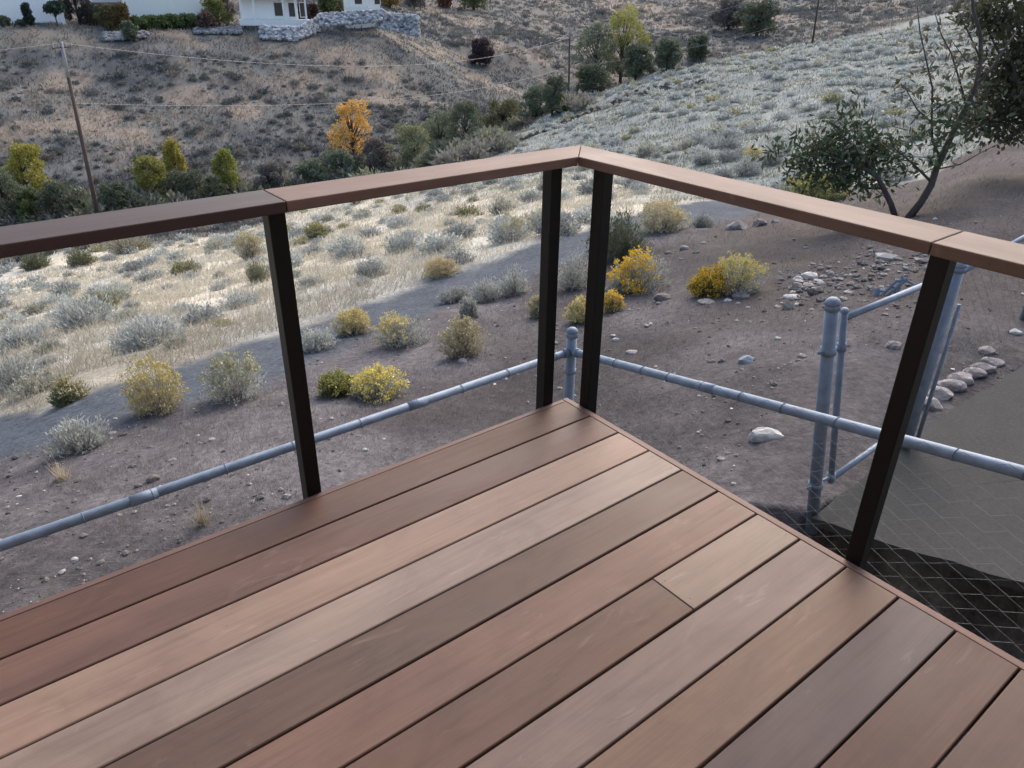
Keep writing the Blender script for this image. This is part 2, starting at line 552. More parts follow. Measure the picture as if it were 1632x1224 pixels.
def ground_colour(x, y):
    a, r = polar(x, y)
    n1 = fbm(x / 1.1, y / 1.1, 21); n2 = fbm(x / .35, y / .35, 31); n3 = fbm(x / 7, y / 7, 41); n4 = fbm(x / 16, y / 16, 51)
    n5 = fbm(x / 3.2, y / 3.2, 61)
    jit = (n1 - .5) * 0.9 + (n2 - .5) * .35
    pxr = -(a - YAW)                      # >0 to the right
    rp = PATH(a); rd = DIRT_FAR(a); rf = FIELD_NEAR(a)
    # near dirt
    dirt = lerp((.078, .072, .078), (.115, .107, .113), sstep(.3, .7, n1))
    dirt = lerp(dirt, (.15, .142, .142), sstep(.55, .75, n2) * .5)
    dirt = lerp(dirt, (.052, .046, .047), sstep(.60, .78, n5) * .7)
    dirt = dirt * (.78 + .5 * sstep(.3, .7, fbm(x / 2.6, y / 2.6, 71)))[..., None]
    dark = sstep(.18, .34, pxr) * sstep(6.2, 8.5, r)
    dirt = lerp(dirt, (.062, .052, .05), dark * .75)
    path = lerp((.062, .074, .093), (.09, .103, .122), n2)
    cream = lerp((.45, .41, .33), (.58, .535, .44), sstep(.3, .7, n1))
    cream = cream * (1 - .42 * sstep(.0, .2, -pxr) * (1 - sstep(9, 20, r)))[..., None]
    cream = lerp(cream, (.36, .38, .38), sstep(.48, .72, n5) * .5)
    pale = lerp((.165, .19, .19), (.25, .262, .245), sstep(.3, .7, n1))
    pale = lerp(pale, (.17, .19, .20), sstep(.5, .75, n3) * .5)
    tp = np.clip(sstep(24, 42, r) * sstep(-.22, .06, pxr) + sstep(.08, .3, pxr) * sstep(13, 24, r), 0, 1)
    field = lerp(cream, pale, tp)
    far = lerp((.125, .112, .098), (.17, .153, .13), sstep(.35, .65, n5))
    far = lerp(far, (.095, .098, .098), sstep(.42, .58, n3) * .85)
    far = lerp(far, (.12, .125, .122), sstep(.52, .62, n1) * .6)
    far = lerp(far, (.21, .172, .135), sstep(.54, .66, n4) * sstep(.45, .6, n5) * .85)
    far = lerp(far, (.16, .165, .16), sstep(.5, .7, n1) * .35)
    nz_ = (n1 + n5) / 2
    ok_ = sstep(38, 46, r)
    far = lerp(far, (.25, .205, .165), zone(a, r, TANZ, nz_) * .75 * ok_)
    far = lerp(far, (.068, .072, .076), zone(a, r, DARKZ, nz_) * .85 * ok_)
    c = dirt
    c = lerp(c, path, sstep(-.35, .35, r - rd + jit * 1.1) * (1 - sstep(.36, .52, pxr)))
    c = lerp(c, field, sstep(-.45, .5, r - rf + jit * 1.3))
    lip = np.interp(pxr, [-.8, -.6, -.35, -.16, -.03, .05, .2, .35, .5], [56, 56, 54, 48, 60, 78, 84, 98, 130])
    c = lerp(c, far, sstep(-3, 3, r - lip + (n5 - .5) * 6))
    # dark track cut across the pale slope
    rt = TRACK(a)
    w_ = (1 - sstep(.8, 2.4, np.abs(r - rt + (n5 - .5) * 3))) * sstep(-.04, .0, pxr) * (1 - sstep(.20, .27, pxr))
    c = lerp(c, (.085, .085, .09), w_ * .85)
    # the earth under and beside the deck
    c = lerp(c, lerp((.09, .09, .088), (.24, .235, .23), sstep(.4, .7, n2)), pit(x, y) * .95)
    return np.clip(c, 0, 1)


def build_ground():
    az = np.concatenate([np.linspace(-PI, -.72, 50, endpoint=False), np.linspace(-.72, .72, 640), np.linspace(.72, PI, 50, endpoint=False)[1:]]) + YAW
    rs = np.exp(np.linspace(math.log(0.9), math.log(1700), 430))
    A, R_ = np.meshgrid(az, rs)
    X = CAM[0] + np.cos(A) * R_; Y = CAM[1] + np.sin(A) * R_
    Z = terr(X, Y)
    nr, na = A.shape
    V = np.stack([X, Y, Z], -1).reshape(-1, 3)
    idx = np.arange(nr * na).reshape(nr, na)
    nx = np.roll(idx, -1, axis=1)
    F = np.stack([idx[:-1], nx[:-1], nx[1:], idx[1:]], -1).reshape(-1, 4)
    c = len(V)
    V = np.vstack([V, [[CAM[0], CAM[1], -1.6]]])
    me = bpy.data.meshes.new('ground')
    tri = [(c, int(nx[0, k]), int(idx[0, k])) for k in range(na)]
    nq = len(F)
    me.vertices.add(len(V)); me.vertices.foreach_set('co', V.astype(np.float32).ravel())
    loops = np.concatenate([F.ravel(), np.array(tri).ravel()]).astype(np.int32)
    me.loops.add(len(loops)); me.loops.foreach_set('vertex_index', loops)
    me.polygons.add(nq + len(tri))
    ls = np.concatenate([np.arange(nq) * 4, nq * 4 + np.arange(len(tri)) * 3]).astype(np.int32)
    me.polygons.foreach_set('loop_start', ls)
    me.polygons.foreach_set('loop_total', np.concatenate([np.full(nq, 4), np.full(len(tri), 3)]).astype(np.int32))
    me.polygons.foreach_set('use_smooth', np.ones(nq + len(tri), bool))
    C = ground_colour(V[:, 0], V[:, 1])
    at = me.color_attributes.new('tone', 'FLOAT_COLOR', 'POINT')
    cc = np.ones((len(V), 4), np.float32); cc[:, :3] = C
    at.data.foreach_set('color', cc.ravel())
    me.update(calc_edges=True)
    m, nt, b = new_mat('earth')
    atn = nt.nodes.new('ShaderNodeAttribute'); atn.attribute_name = 'tone'
    f = noise(nt, 14, 7, .7)
    c1 = mix(nt, atn.outputs['Color'], ramp(nt, f, [(.30, (.5, .49, .48)), (.5, (1, 1, 1)), (.70, (1.6, 1.58, 1.55))]), .85, 'MULTIPLY')
    f2 = noise(nt, 1.2, 6, .65)
    c1 = mix(nt, c1, ramp(nt, f2, [(.3, (.8, .8, .8)), (.7, (1.2, 1.18, 1.15))]), .8, 'MULTIPLY')
    nt.links.new(c1, b.inputs['Base Color'])
    b.inputs['Roughness'].default_value = .95
    b.inputs['Specular IOR Level'].default_value = .1
    bump(nt, b, noise(nt, 22, 8, .7), .7, .03)
    me.materials.append(m)
    o = link('ground', me)
    tag(o, kind='structure')
    return o


build_ground()

# concrete pad beyond the fence
def build_pad():
    m, nt, b = new_mat('packed_concrete')
    f = noise(nt, 1.4, 6, .6)
    c = ramp(nt, f, [(.3, (.056, .056, .054)), (.7, (.073, .072, .069))])
    c = mix(nt, c, ramp(nt, noise(nt, 45, 5, .7), [(.3, (.8, .8, .8)), (.7, (1.15, 1.15, 1.15))]), .8, 'MULTIPLY')
    nt.links.new(c, b.inputs['Base Color']); b.inputs['Roughness'].default_value = .95; b.inputs['Specular IOR Level'].default_value = .1
    bump(nt, b, noise(nt, 60, 6, .7), .3, .01)
    near = [at_z(px, py, PAD_Z) for px, py in [(1292, 824), (1330, 836), (1420, 866), (1520, 895), (1632, 930)]]
    far = [at_z(px, py, PAD_Z) for px, py in [(1800, 560), (1640, 575), (1580, 615), (1500, 665), (1450, 700), (1400, 745), (1340, 790)]]
    e = near[-1] + np.array([*(PE * 2.6), 0])
    P = near + [e] + [far[0] + np.array([*(PE * 1.0), 0])] + far
    mb = MB()
    # subdivide the rim with little irregular chips
    Q = []
    for i, p in enumerate(P):
        q = P[(i + 1) % len(P)]
        n = max(2, int(np.linalg.norm(q - p) / .12))
        for k in range(n):
            t = k / n
            v = p + (q - p) * t
            Q.append((v[0] + random.uniform(-.012, .012), v[1] + random.uniform(-.012, .012), PAD_Z))
    n = len(Q)
    mb.add(Q + [(x, y, z - .05) for x, y, z in Q], [tuple(range(n))] + [(i, n + i, n + (i + 1) % n, (i + 1) % n) for i in range(n)])
    o = mb.build('concrete_path', m)
    me = o.data
    import bmesh
    bm = bmesh.new(); bm.from_mesh(me); bmesh.ops.recalc_face_normals(bm, faces=bm.faces); bm.to_mesh(me); bm.free()
    tag(o, kind='structure')


build_pad()

# ------------------------------------------------------------------ deck
S = 0.145
W0 = 0.157
GAIN = {}
BOARDS = [
    ((0.0686, 0.0339, 0.0239), (0.1077, 0.0572, 0.04)),
    ((0.0971, 0.0531, 0.0428), (0.1332, 0.0779, 0.0608)),
    ((0.2039, 0.1358, 0.1054), (0.2739, 0.1888, 0.1491)),
    ((0.1957, 0.144, 0.12), (0.2546, 0.1956, 0.1638)),
    ((0.0879, 0.0553, 0.0435), (0.124, 0.0807, 0.0623)),
    ((0.1342, 0.0772, 0.0599), (0.1622, 0.0995, 0.0765)),
    ((0.0944, 0.055, 0.0415), (0.1197, 0.0722, 0.0545)),
    ((0.1314, 0.0899, 0.0792), (0.174, 0.1239, 0.1054)),
    ((0.1183, 0.0707, 0.0509), (0.1568, 0.0987, 0.0712)),
    ((0.0711, 0.05, 0.0492), (0.094, 0.067, 0.0632)),
    ((0.078, 0.0436, 0.0341), (0.1039, 0.0602, 0.0462)),
    ((0.0792, 0.0472, 0.0376), (0.0991, 0.0601, 0.0484)),
    ((0.1131, 0.0596, 0.0458), (0.1508, 0.0845, 0.064)),
    ((0.0817, 0.0448, 0.0366), (0.1131, 0.0596, 0.0503)),
    ((0.1383, 0.0746, 0.0549), (0.176, 0.0993, 0.0731)),
]
SEAL = simple('dark_screw', (.02, .017, .015), .5)


def board(parent, x0, x1, y0, y1, mat, screws, label=None):
    mb = MB()
    xm, ym = (x0 + x1) / 2, (y0 + y1) / 2
    # long box with a few cross cuts so a slight cup/crown can be given
    e = .003
    hw = (y1 - y0) / 2
    prof = [(-hw, -.025), (-hw, -e), (-hw + .0012, -e * .35), (-hw + e, 0), (hw - e, 0), (hw - .0012, -e * .35), (hw, -e), (hw, -.025)]
    xs = [x0 - xm, x0 - xm + .0015] + [x0 - xm + (x1 - x0) * k / 8 for k in range(1, 8)] + [x1 - xm - .0015, x1 - xm]
    vs = []
    for i, x in enumerate(xs):
        end = i in (0, len(xs) - 1)
        wob = math.sin(x * 1.7 + y0 * 40) * .0006
        for yy, zz in prof:
            vs.append((x, yy * (1 - (.012 if end else 0)), zz - (.002 if end and zz > -.01 else 0) + wob))
    n = len(prof)
    fs = []
    for i in range(len(xs) - 1):
        for k in range(n):
            fs.append((i * n + k, (i + 1) * n + k, (i + 1) * n + (k + 1) % n, i * n + (k + 1) % n))
    fs.append(tuple(range(n))); fs.append(tuple(reversed([(len(xs) - 1) * n + k for k in range(n)])))
    mb.add(vs, fs)
    mb.m = 1
    for sx in screws:
        for sy in (-.042, .042):
            c = (sx - xm + random.uniform(-.003, .003), sy + random.uniform(-.004, .004))
            k = 8
            mb.add([(c[0] + (.0022) * math.cos(2 * PI * q / k), c[1] + (.0022) * math.sin(2 * PI * q / k), .0012) for q in range(k)], [tuple(range(k))])
    o = mb.build('deck_board', [mat, SEAL], parent, loc=(xm, ym, 0))
    if label: o['label'] = label
    return o


DX0 = -2.85
deck = empty('wooden_deck', (0, 0, -1.6), label='raised hardwood deck of long brown boards in mixed tones', cat='deck')


def deckchild(o):
    o.location = Vector(o.location) + Vector((0, 0, 1.6))
    return o


ly = ['dark reddish brown board along the outer edge', 'mauve brown board', 'pale pinkish tan board', 'palest, almost bleached board',
      'darkest plum brown board', 'rosy brown board', 'dull brown board with a butt joint', 'greyish pink board', 'golden tan board', 'grey plum board',
      'mid brown board', 'red brown board']
ntot = 26
for k in range(ntot):
    yc_hi = -.0225 if k == 0 else -(W0 + (k - 1) * S) - .0025
    yc_lo = -(W0 + k * S) + .0025
    if k in (5, 7, 9):
        yc_hi -= .0012
    c1, c2 = BOARDS[k % len(BOARDS)]
    mt = wood('deck_wood', c1, c2, 'x', seed=k + 1)
    x1 = -.0275
    lab = ly[k] if k < len(ly) else None
    if k == 6:
        jx = at_z(1075, 948, 0)[0]
        mt2 = wood('deck_wood', (0.1611, 0.1127, 0.0869), (0.2014, 0.1476, 0.1188), 'x', seed=40)
        deckchild(board(deck, jx + .001, x1, yc_lo, yc_hi, mt2, [-.045, jx + .02], 'short light tan board at the edge'))
        deckchild(board(deck, DX0, jx - .001, yc_lo, yc_hi, mt, [], lab))
    else:
        deckchild(board(deck, DX0, x1, yc_lo, yc_hi, mt, [-.045] if k in (3, 7, 9) else [], lab))
YN = -(W0 + (ntot - 1) * S)
mb = MB(); mb.box(-.0245, 0, YN, 0, -.22, -.001)
deckchild(mb.build('fascia', wood('fascia_wood', (.13, .075, .062), (.17, .105, .088), 'y', 60), deck, bevel=.0025))
mb = MB(); mb.box(DX0, -.0255, -.0205, 0, -.22, -.001)
deckchild(mb.build('fascia', wood('fascia_wood', (.10, .055, .046), (.13, .08, .068), 'x', 61), deck, bevel=.0025))
M_JOIST = simple('joist_timber', (.06, .045, .035), .9, var=.25, stretch=(1, .2, 1))
for i in range(7):
    x = -.05 - i * .4
    mb = MB(); mb.box(x - .045, x, YN, -.022, -.2, -.0265)
    deckchild(mb.build('joist', M_JOIST, deck))
for x, y in ((-.3, -.3), (-.3, -3.4), (-2.6, -.3), (-2.6, -3.4)):
    mb = MB(); mb.box(x - .045, x + .045, y - .045, y + .045, float(terr(x, y)) - .2, -.201)
    deckchild(mb.build('support_post', M_JOIST, deck))

# ------------------------------------------------------------------ deck railing
RH, RO, RW, RT = 0.9157, 0.0696, 0.1477, 0.028
railing = empty('deck_railing', (0, 0, 0), label='deck railing with flat wooden cap rail on square black posts', cat='railing')
M_RW_DARK = wood('rail_wood_dark', (.036, .021, .019), (.050, .031, .028), 'x', 71, .55)
M_RW_L = wood('rail_wood', (.128, .076, .060), (.160, .100, .082), 'x', 72, .6)
M_RW_R = wood('rail_wood', (.108, .066, .053), (.135, .086, .072), 'y', 73, .6)
M_RW_R2 = wood('rail_wood', (.108, .066, .050), (.135, .088, .070), 'y', 74, .6)


def prism(pts, z0, z1):
    mb = MB(); n = len(pts)
    mb.add([(x, y, z0) for x, y in pts] + [(x, y, z1) for x, y in pts],
           [tuple(reversed(range(n))), tuple(range(n, 2 * n))] + [(i, (i + 1) % n, n + (i + 1) % n, n + i) for i in range(n)])
    return mb


ri = RO - RW
g = .0012
JL = -1.035
JR = float(at_z(1481, 386, RH)[1]) - .004
o = prism([(DX0, ri), (JL - g, ri), (JL - g, RO), (DX0, RO)], RH - RT, RH).build('cap_rail', M_RW_DARK, railing, bevel=.003)
o['label'] = 'dark purple brown length of cap rail at the left'
prism([(JL + g, ri), (ri - g, ri), (RO - g, RO), (JL + g, RO)], RH - RT, RH).build('cap_rail', M_RW_L, railing, bevel=.003)
o = prism([(ri + g, ri), (ri + g, JR + g), (RO, JR + g), (RO, RO)], RH - RT, RH)
o.f = [tuple(reversed(f)) for f in o.f]
o = o.build('cap_rail', M_RW_R, railing, bevel=.003)
o['label'] = 'pale pinkish length of cap rail right of the mitred corner'
prism([(ri, YN), (RO, YN), (RO, JR - g), (ri, JR - g)], RH - RT, RH).build('cap_rail', M_RW_R2, railing, bevel=.003)


def rail_post(x0, x1, y0, y1):
    mb = MB(); mb.box(x0, x1, y0, y1, -.24, RH - RT - .001)
    return mb.build('post', M_BLACK, railing, bevel=.003)


rail_post(-1.055, -1.009, .002, .048)
rail_post(-.115, -.069, .002, .048)
rail_post(.002, .048, -.114, -.067)
rail_post(.002, .046, -1.193, -1.149)
rail_post(-2.02, -1.974, .002, .048)
rail_post(.002, .048, -2.15, -2.104)
rail_post(.002, .048, -3.10, -3.054)


# ------------------------------------------------------------------ unseen house, added left of and behind the camera to shade the deck
def added_shade_house():
    m = simple('taupe_siding', (.34, .32, .30), .8, var=.1, scale=2, stretch=(.3, .3, 6))  # siding tone lightened to bounce light onto the rail fronts
    root = empty('house', (-2.87, -3.0, -1.6), 0, 'unseen taupe sided house added to shade the deck', 'house')
    def put(mb, name, mat, parent=None):
        o = mb.build(name, mat, parent or root)
        if parent is None: o.location = -Vector(root.location)
        return o
    mb = MB()
    mb.box(-9, -2.87, -9, 2.2, -1.8, 3.4)
    mb.box(-2.869, 3.5, -9, YN - .02, -1.8, 3.4)
    for i in range(24):                       # lap boards
        z = -1.6 + i * .2
        mb.add([(-2.868, 2.2, z), (-2.868, YN - .02, z), (-2.85, YN - .02, z), (-2.85, 2.2, z), (-2.868, 2.2, z + .19), (-2.868, YN - .02, z + .19)],
               [(0, 1, 2, 3), (3, 2, 5, 4), (0, 3, 4), (1, 5, 2)])
    put(mb, 'wall', m)
    mb = MB(); mb.box(-9.5, -2.5, -9.5, 2.7, 3.401, 3.55); mb.box(-2.499, 4.0, -9.5, YN + .35, 3.401, 3.55)
    put(mb, 'roof', simple('roof_shingle', (.08, .08, .085), .9, var=.2))
    mb = MB(); mb.box(-2.849, -2.82, -2.9, -1.9, .02, 2.1); d = put(mb, 'door', simple('door_paint', (.25, .25, .24), .5))
    mb = MB(); mb.box(-2.819, -2.81, -2.75, -2.05, .3, 1.95); mb.build('pane', simple('door_glass', (.02, .02, .025), .1), d)


added_shade_house()

# ------------------------------------------------------------------ chain link
def chainlink(P0, P1, top, bot, parent, pitch=.062, wr=.0013, name='wire_mesh'):
    """P0,P1 plan points; top(t), bot(t) heights along 0..1. Interwoven zigzag wires."""
    mb = MB()
    P0 = np.array(P0, float); P1 = np.array(P1, float)
    L = np.linalg.norm(P1 - P0); d = (P1 - P0) / L; nn = np.array([-d[1], d[0]])
    n = int(L / pitch)
    for i in range(n):
        s0 = (i + .5) * pitch
        z1, z0 = top(s0 / L), bot(s0 / L)
        m = int((z1 - z0) / (pitch * .5))
        pts = []
        for k in range(m + 1):
            s = s0 + (pitch * .5 if (k + i) % 2 else -pitch * .5) * .98
            z = top(s / L) - k * pitch * .5 + (random.uniform(-.001, .001))
            off = .0016 * (1 if ((k + i) % 2) else -1)
            p = P0 + d * s + nn * off
            pts.append((p[0], p[1], z))
        mb.tube(pts, wr, 3, cap=False)
    return mb.build(name, M_WIRE, parent)


def band(mb, c, axis, r, w=.012):
    c = np.asarray(c, float); axis = np.asarray(axis, float)
    mb.tube([c - axis * w, c + axis * w], r, 12)


# near fence: corner post, left run along -X, right run rising towards the right
CZ = -.39
cpost = at_z(903, 556, CZ)
lrail_y = (at_z(0, 875, CZ)[1] + at_z(490, 700, CZ)[1]) / 2
rA = at_d(965, 563, float(np.linalg.norm(at_z(965, 563, -.385) - CAM)))
rB = at_d(1632, 742, 2.72)
# corner point
corner = np.array([cpost[0], lrail_y + .0, CZ])
rdir = (rB - rA) / np.linalg.norm(rB - rA)
# start of the right run nearest to the corner post
tA = (rA[1] - corner[1]) / -rdir[1]
rS = rA + rdir * (-(corner[1] - rA[1]) / abs(rdir[1])) * 1.0 if False else rA - rdir * ((corner[1] - rA[1]) / -rdir[1])
cq = at_z(903, 556, CZ)
corner = np.array([cq[0], corner[1], CZ])
rE0 = rS + rdir * 5.0
rS = corner.copy()
rdir = (rE0 - rS) / np.linalg.norm(rE0 - rS)
fence = empty('chain_link_fence', (corner[0], corner[1], float(terr(corner[0], corner[1]))),
              label='long galvanised chain link fence running around the deck corner', cat='fence')


def F_build(mb, name, mat=M_GALV, parent=None, smooth=True):
    parent = parent or fence
    o = mb.build(name, mat, parent, smooth=smooth)
    o.location = -Vector(parent.location)
    return o


def fpost(parent, base, topz, rad=.027, lean=None, dome=True):
    b = np.array(base, float)
    t = np.array([b[0], b[1], topz]) if lean is None else np.array(lean, float)
    ax = (t - b) / np.linalg.norm(t - b)
    mb = MB()
    mb.tube([b - ax * .15, t], rad, 16)
    p = F_build(mb, 'post', M_GALV, parent)
    mb = MB()
    mb.tube([t - ax * .028, t + ax * .001], rad * 1.13, 16)
    mb.dome(t, rad * 1.16, rad * 1.0, 16, 5, ax)
    c = F_build(mb, 'post_cap', M_GALV, parent)
    return p


gz = lambda x, y: float(terr(x, y))
fpost(fence, (corner[0], corner[1], gz(corner[0], corner[1])), CZ + .115, .029)
LX = -5.5
mb = MB(); mb.tube([(LX, corner[1], CZ + .003), (-.9, corner[1] + .002, CZ), (corner[0] - .03, corner[1], CZ)], .0205, 14)
F_build(mb, 'top_rail')
rE = rS + rdir * 5.0
mb = MB(); mb.tube([rS + rdir * .03, rS + rdir * 2.2, rE], .0205, 14)
F_build(mb, 'top_rail')
# rail sleeve, end cups and tie wires
mb = MB()
for p, ax in ((corner + np.array([-.045, 0, 0]), np.array([1., 0, 0])), (rS + rdir * .05, rdir)):
    mb = MB(); mb.tube([p - ax * .012, p + ax * .022], .026, 14); F_build(mb, 'rail_end_cup')
for dz in (0, -.12):
    mb = MB(); band(mb, (corner[0], corner[1], CZ + dz), (0, 0, 1), .034, .011); F_build(mb, 'tension_band')
mb = MB()
for px in (228, 810, ):
    p = at_z(px, 740, CZ); xx = p[0]
sleeves = [at_z(229, 792, CZ)[0], at_z(660, 640, CZ)[0]]
for xx in sleeves:
    mb = MB(); mb.tube([(xx - .05, corner[1], CZ), (xx + .05, corner[1], CZ)], .0225, 14); F_build(mb, 'rail_sleeve')
for s in (1.05, 3.2):
    mb = MB(); mb.tube([rS + rdir * (s - .05), rS + rdir * (s + .05)], .0225, 14); F_build(mb, 'rail_sleeve')
for i in range(22):
    xx = corner[0] - .15 - i * .29 + random.uniform(-.03, .03)
    c = np.array([xx, corner[1], CZ])
    mb = MB(); mb.tube([c + np.array([0, .0235 * math.cos(q), .0235 * math.sin(q)]) for q in np.linspace(0, 2 * PI, 9)], .0018, 4); F_build(mb, 'tie_wire')
for i in range(22):
    c = rS + rdir * (.16 + i * .22 + random.uniform(-.03, .03))
    sd_ = np.cross(rdir, [0, 0, 1.]); sd_ /= np.linalg.norm(sd_)
    mb = MB(); mb.tube([c + sd_ * .0235 * math.cos(q) + np.array([0, 0, .0235 * math.sin(q)]) for q in np.linspace(0, 2 * PI, 9)], .0018, 4); F_build(mb, 'tie_wire')
o = chainlink((LX, corner[1] - .023), (corner[0], corner[1] - .023), lambda t: CZ + .024, lambda t: CZ - 1.22, None, wr=.0007)
o.parent = fence; o.location = -Vector(fence.location)
sdn = np.cross(rdir, [0, 0, 1.]); sdn /= np.linalg.norm(sdn)
q0 = rS + sdn * .0235; q1 = rE + sdn * .0235
o = chainlink(q0[:2], q1[:2], lambda t: rS[2] + (rE[2] - rS[2]) * t + .026, lambda t: min(rS[2] + (rE[2] - rS[2]) * t - 1.1, -1.5), None, pitch=.062, wr=.0008)
o.parent = fence; o.location = -Vector(fence.location)
for s in (2.62, 4.9):
    p = rS + rdir * s
    fpost(fence, (p[0], p[1], gz(p[0], p[1])), p[2] - .02, .022)

# gate between two posts, beyond the fence
gp_top = at_d(1327, 484, 3.72)
gp_base = at_z(1296, 812, PAD_Z + .0)
gp_base[2] = PAD_Z - .0
lab_dir = (gp_top - gp_base) / np.linalg.norm(gp_top - gp_base)
gp = empty('gate_post', tuple(gp_base), label='thick leaning galvanised gate post with domed cap, nearest the deck post', cat='fence post')
fpost(gp, gp_base, 0, .0315, lean=gp_top)
gr_top = at_d(1527, 424, 4.75)
gr = empty('gate_post', (gr_top[0], gr_top[1], gz(gr_top[0], gr_top[1])), label='farther upright galvanised gate post right of the black railing post', cat='fence post')
fpost(gr, (gr_top[0], gr_top[1], gz(gr_top[0], gr_top[1])), gr_top[2], .037)
mb = MB(); mb.tube([(gr_top[0] + .05, gr_top[1] - .045, gz(gr_top[0], gr_top[1])), (gr_top[0] + .05, gr_top[1] - .045, gr_top[2] - .22)], .012, 8)
F_build(mb, 'latch_bar', M_GALV, gr)

gate = empty('chain_link_gate', (gp_base[0], gp_base[1], PAD_Z), label='galvanised chain link gate with thin upright hung between two posts', cat='gate')
ga_t = at_d(1346, 496, 3.80); ga_b = at_d(1324, 772, 3.80 * 1.0)
ga_b = at_z(1324, 768, PAD_Z + .13)
gb_t = np.array([gr_top[0] - .09, gr_top[1] + .02, gr_top[2] - .05])
gb_b = np.array([gr_top[0] - .09, gr_top[1] + .02, PAD_Z + .14])
mb = MB()
mb.tube([ga_b, ga_t], .0165, 12)
mb.dome(ga_t, .021, .018, 12, 4, (ga_t - ga_b) / np.linalg.norm(ga_t - ga_b))
mb.tube([ga_t - (ga_t - ga_b) * .035, gb_t], .0165, 12)
mb.tube([ga_b + (ga_t - ga_b) * .02, gb_b], .0165, 12)
mb.tube([gb_b, gb_t + np.array([0, 0, .0])], .0165, 12)
F_build(mb, 'frame', M_GALV, gate)
for t in (.80, .14):
    a_ = gp_base + (gp_top - gp_base) * t
    # point of the upright at the same height
    s_ = (a_[2] - ga_b[2]) / (ga_t[2] - ga_b[2])
    b_ = ga_b + (ga_t - ga_b) * s_
    mb = MB()
    ax = (gp_top - gp_base); ax /= np.linalg.norm(ax)
    mb.tube([a_ - ax * .016, a_ + ax * .016], .037, 14)
    mb.tube([a_, a_ + (b_ - a_) * 1.25], .009, 8)
    mb.tube([b_ - ax * .02, b_ + ax * .02], .022, 12)
    o_ = (b_ - a_) / np.linalg.norm(b_ - a_)
    mb.tube([a_ - o_ * .065, a_], .008, 8)
    F_build(mb, 'hinge', M_GALV, gate)
# gate mesh
mb = MB()
nu, pz = 15, .07
Au, Bu = ga_b, ga_t
def gpt(u, z):
    lo = ga_b + (gb_b - ga_b) * u; hi = ga_t + (gb_t - ga_t) * u
    return lo + (hi - lo) * z
for i in range(nu):
    pts = []
    for k in range(33):
        uu = (i + .5 + (.5 if (k + i) % 2 else -.5)) / nu
        pts.append(gpt(uu, .02 + .94 * k / 32))
    mb.tube(pts, .0009, 3, cap=False)
F_build(mb, 'wire_mesh', M_WIRE, gate, smooth=False)

# second fence running away from the farther gate post
f2a = np.array([gr_top[0] + .03, gr_top[1], gr_top[2] - .05])
f2b = at_d(1640, 374, 6.6)
far_fence = empty('chain_link_fence', (f2a[0], f2a[1], gz(f2a[0], f2a[1])), label='galvanised fence rail leading away right from the farther gate post', cat='fence')
dd = (f2b - f2a) / np.linalg.norm(f2b - f2a)
mb = MB(); mb.tube([f2a, f2a + dd * 6], .0175, 10)
F_build(mb, 'top_rail', M_GALV, far_fence)
e2 = f2a + dd * 6
for s in (3, 6):
    p = f2a + dd * s
    fpost(far_fence, (p[0], p[1], gz(p[0], p[1])), p[2] + .03, .024)
o = chainlink((f2a + dd * .05)[:2], e2[:2], lambda t: f2a[2] + (e2[2] - f2a[2]) * t, lambda t: max(gz(*(f2a + (e2 - f2a) * t)[:2]), f2a[2] - 1.15), None, pitch=.09, wr=.0007)
o.parent = far_fence; o.location = -Vector(far_fence.location)


# ------------------------------------------------------------------ rocks
M_ROCK = simple('pale_rock', (.23, .21, .20), .9, var=.3, scale=9, bmp=.6, bscale=25)
M_ROCKW = simple('white_rock', (.38, .38, .375), .8, var=.2, scale=14, bmp=.6, bscale=30)
M_ROCKD = simple('dark_rock', (.15, .13, .125), .9, var=.3, scale=9, bmp=.6, bscale=25)
M_ROCKP = simple('pinkish_rock', (.27, .24, .235), .9, var=.25, scale=12, bmp=.6, bscale=25)
_t = (1 + 5 ** .5) / 2


def ico(sub=2):
    import bmesh
    bm = bmesh.new(); bmesh.ops.create_icosphere(bm, subdivisions=sub, radius=1)
    v = np.array([x.co[:] for x in bm.verts]); f = [[q.index for q in p.verts] for p in bm.faces]
    bm.free(); return v, f


ICO3 = ico(3); ICO2 = ico(2); ICO1 = ico(1)


def rock_verts(sx, sy, sz, seed, ic=ICO3):
    rg = np.random.default_rng(seed)
    v = ic[0].copy()
    for _ in range(9):          # flat facets by clipping with random planes
        n = nrm(rg.normal(size=3)); d = rg.uniform(.62, .92)
        k = v @ n
        v = np.where((k > d)[:, None], v - n * (k - d)[:, None] * .92, v)
    v = v * (1 + .06 * rg.normal(size=(len(v), 1)) * (.5 if ic is ICO3 else 1))
    return v * np.array([sx, sy, sz])


def rock(px, py, wpx, hr, mat, label, group=None, seed=0, name='rock', sink=.42, aspect=.8, rz=None):
    P, r = hit(px, py)
    d = np.linalg.norm(P - CAM)
    sx = wpx / FPX * d / 2
    v = rock_verts(sx, sx * aspect, sx * hr, seed + int(px * 7 + py))
    mb = MB(); mb.add(v, ICO3[1])
    o = mb.build(name, mat, None, smooth=False, loc=(P[0], P[1], P[2] + sx * hr * (1 - 2 * sink) + .0))
    o.rotation_euler = (0, 0, -.67 if rz is None else rz)
    return tag(o, label, 'rock', group)


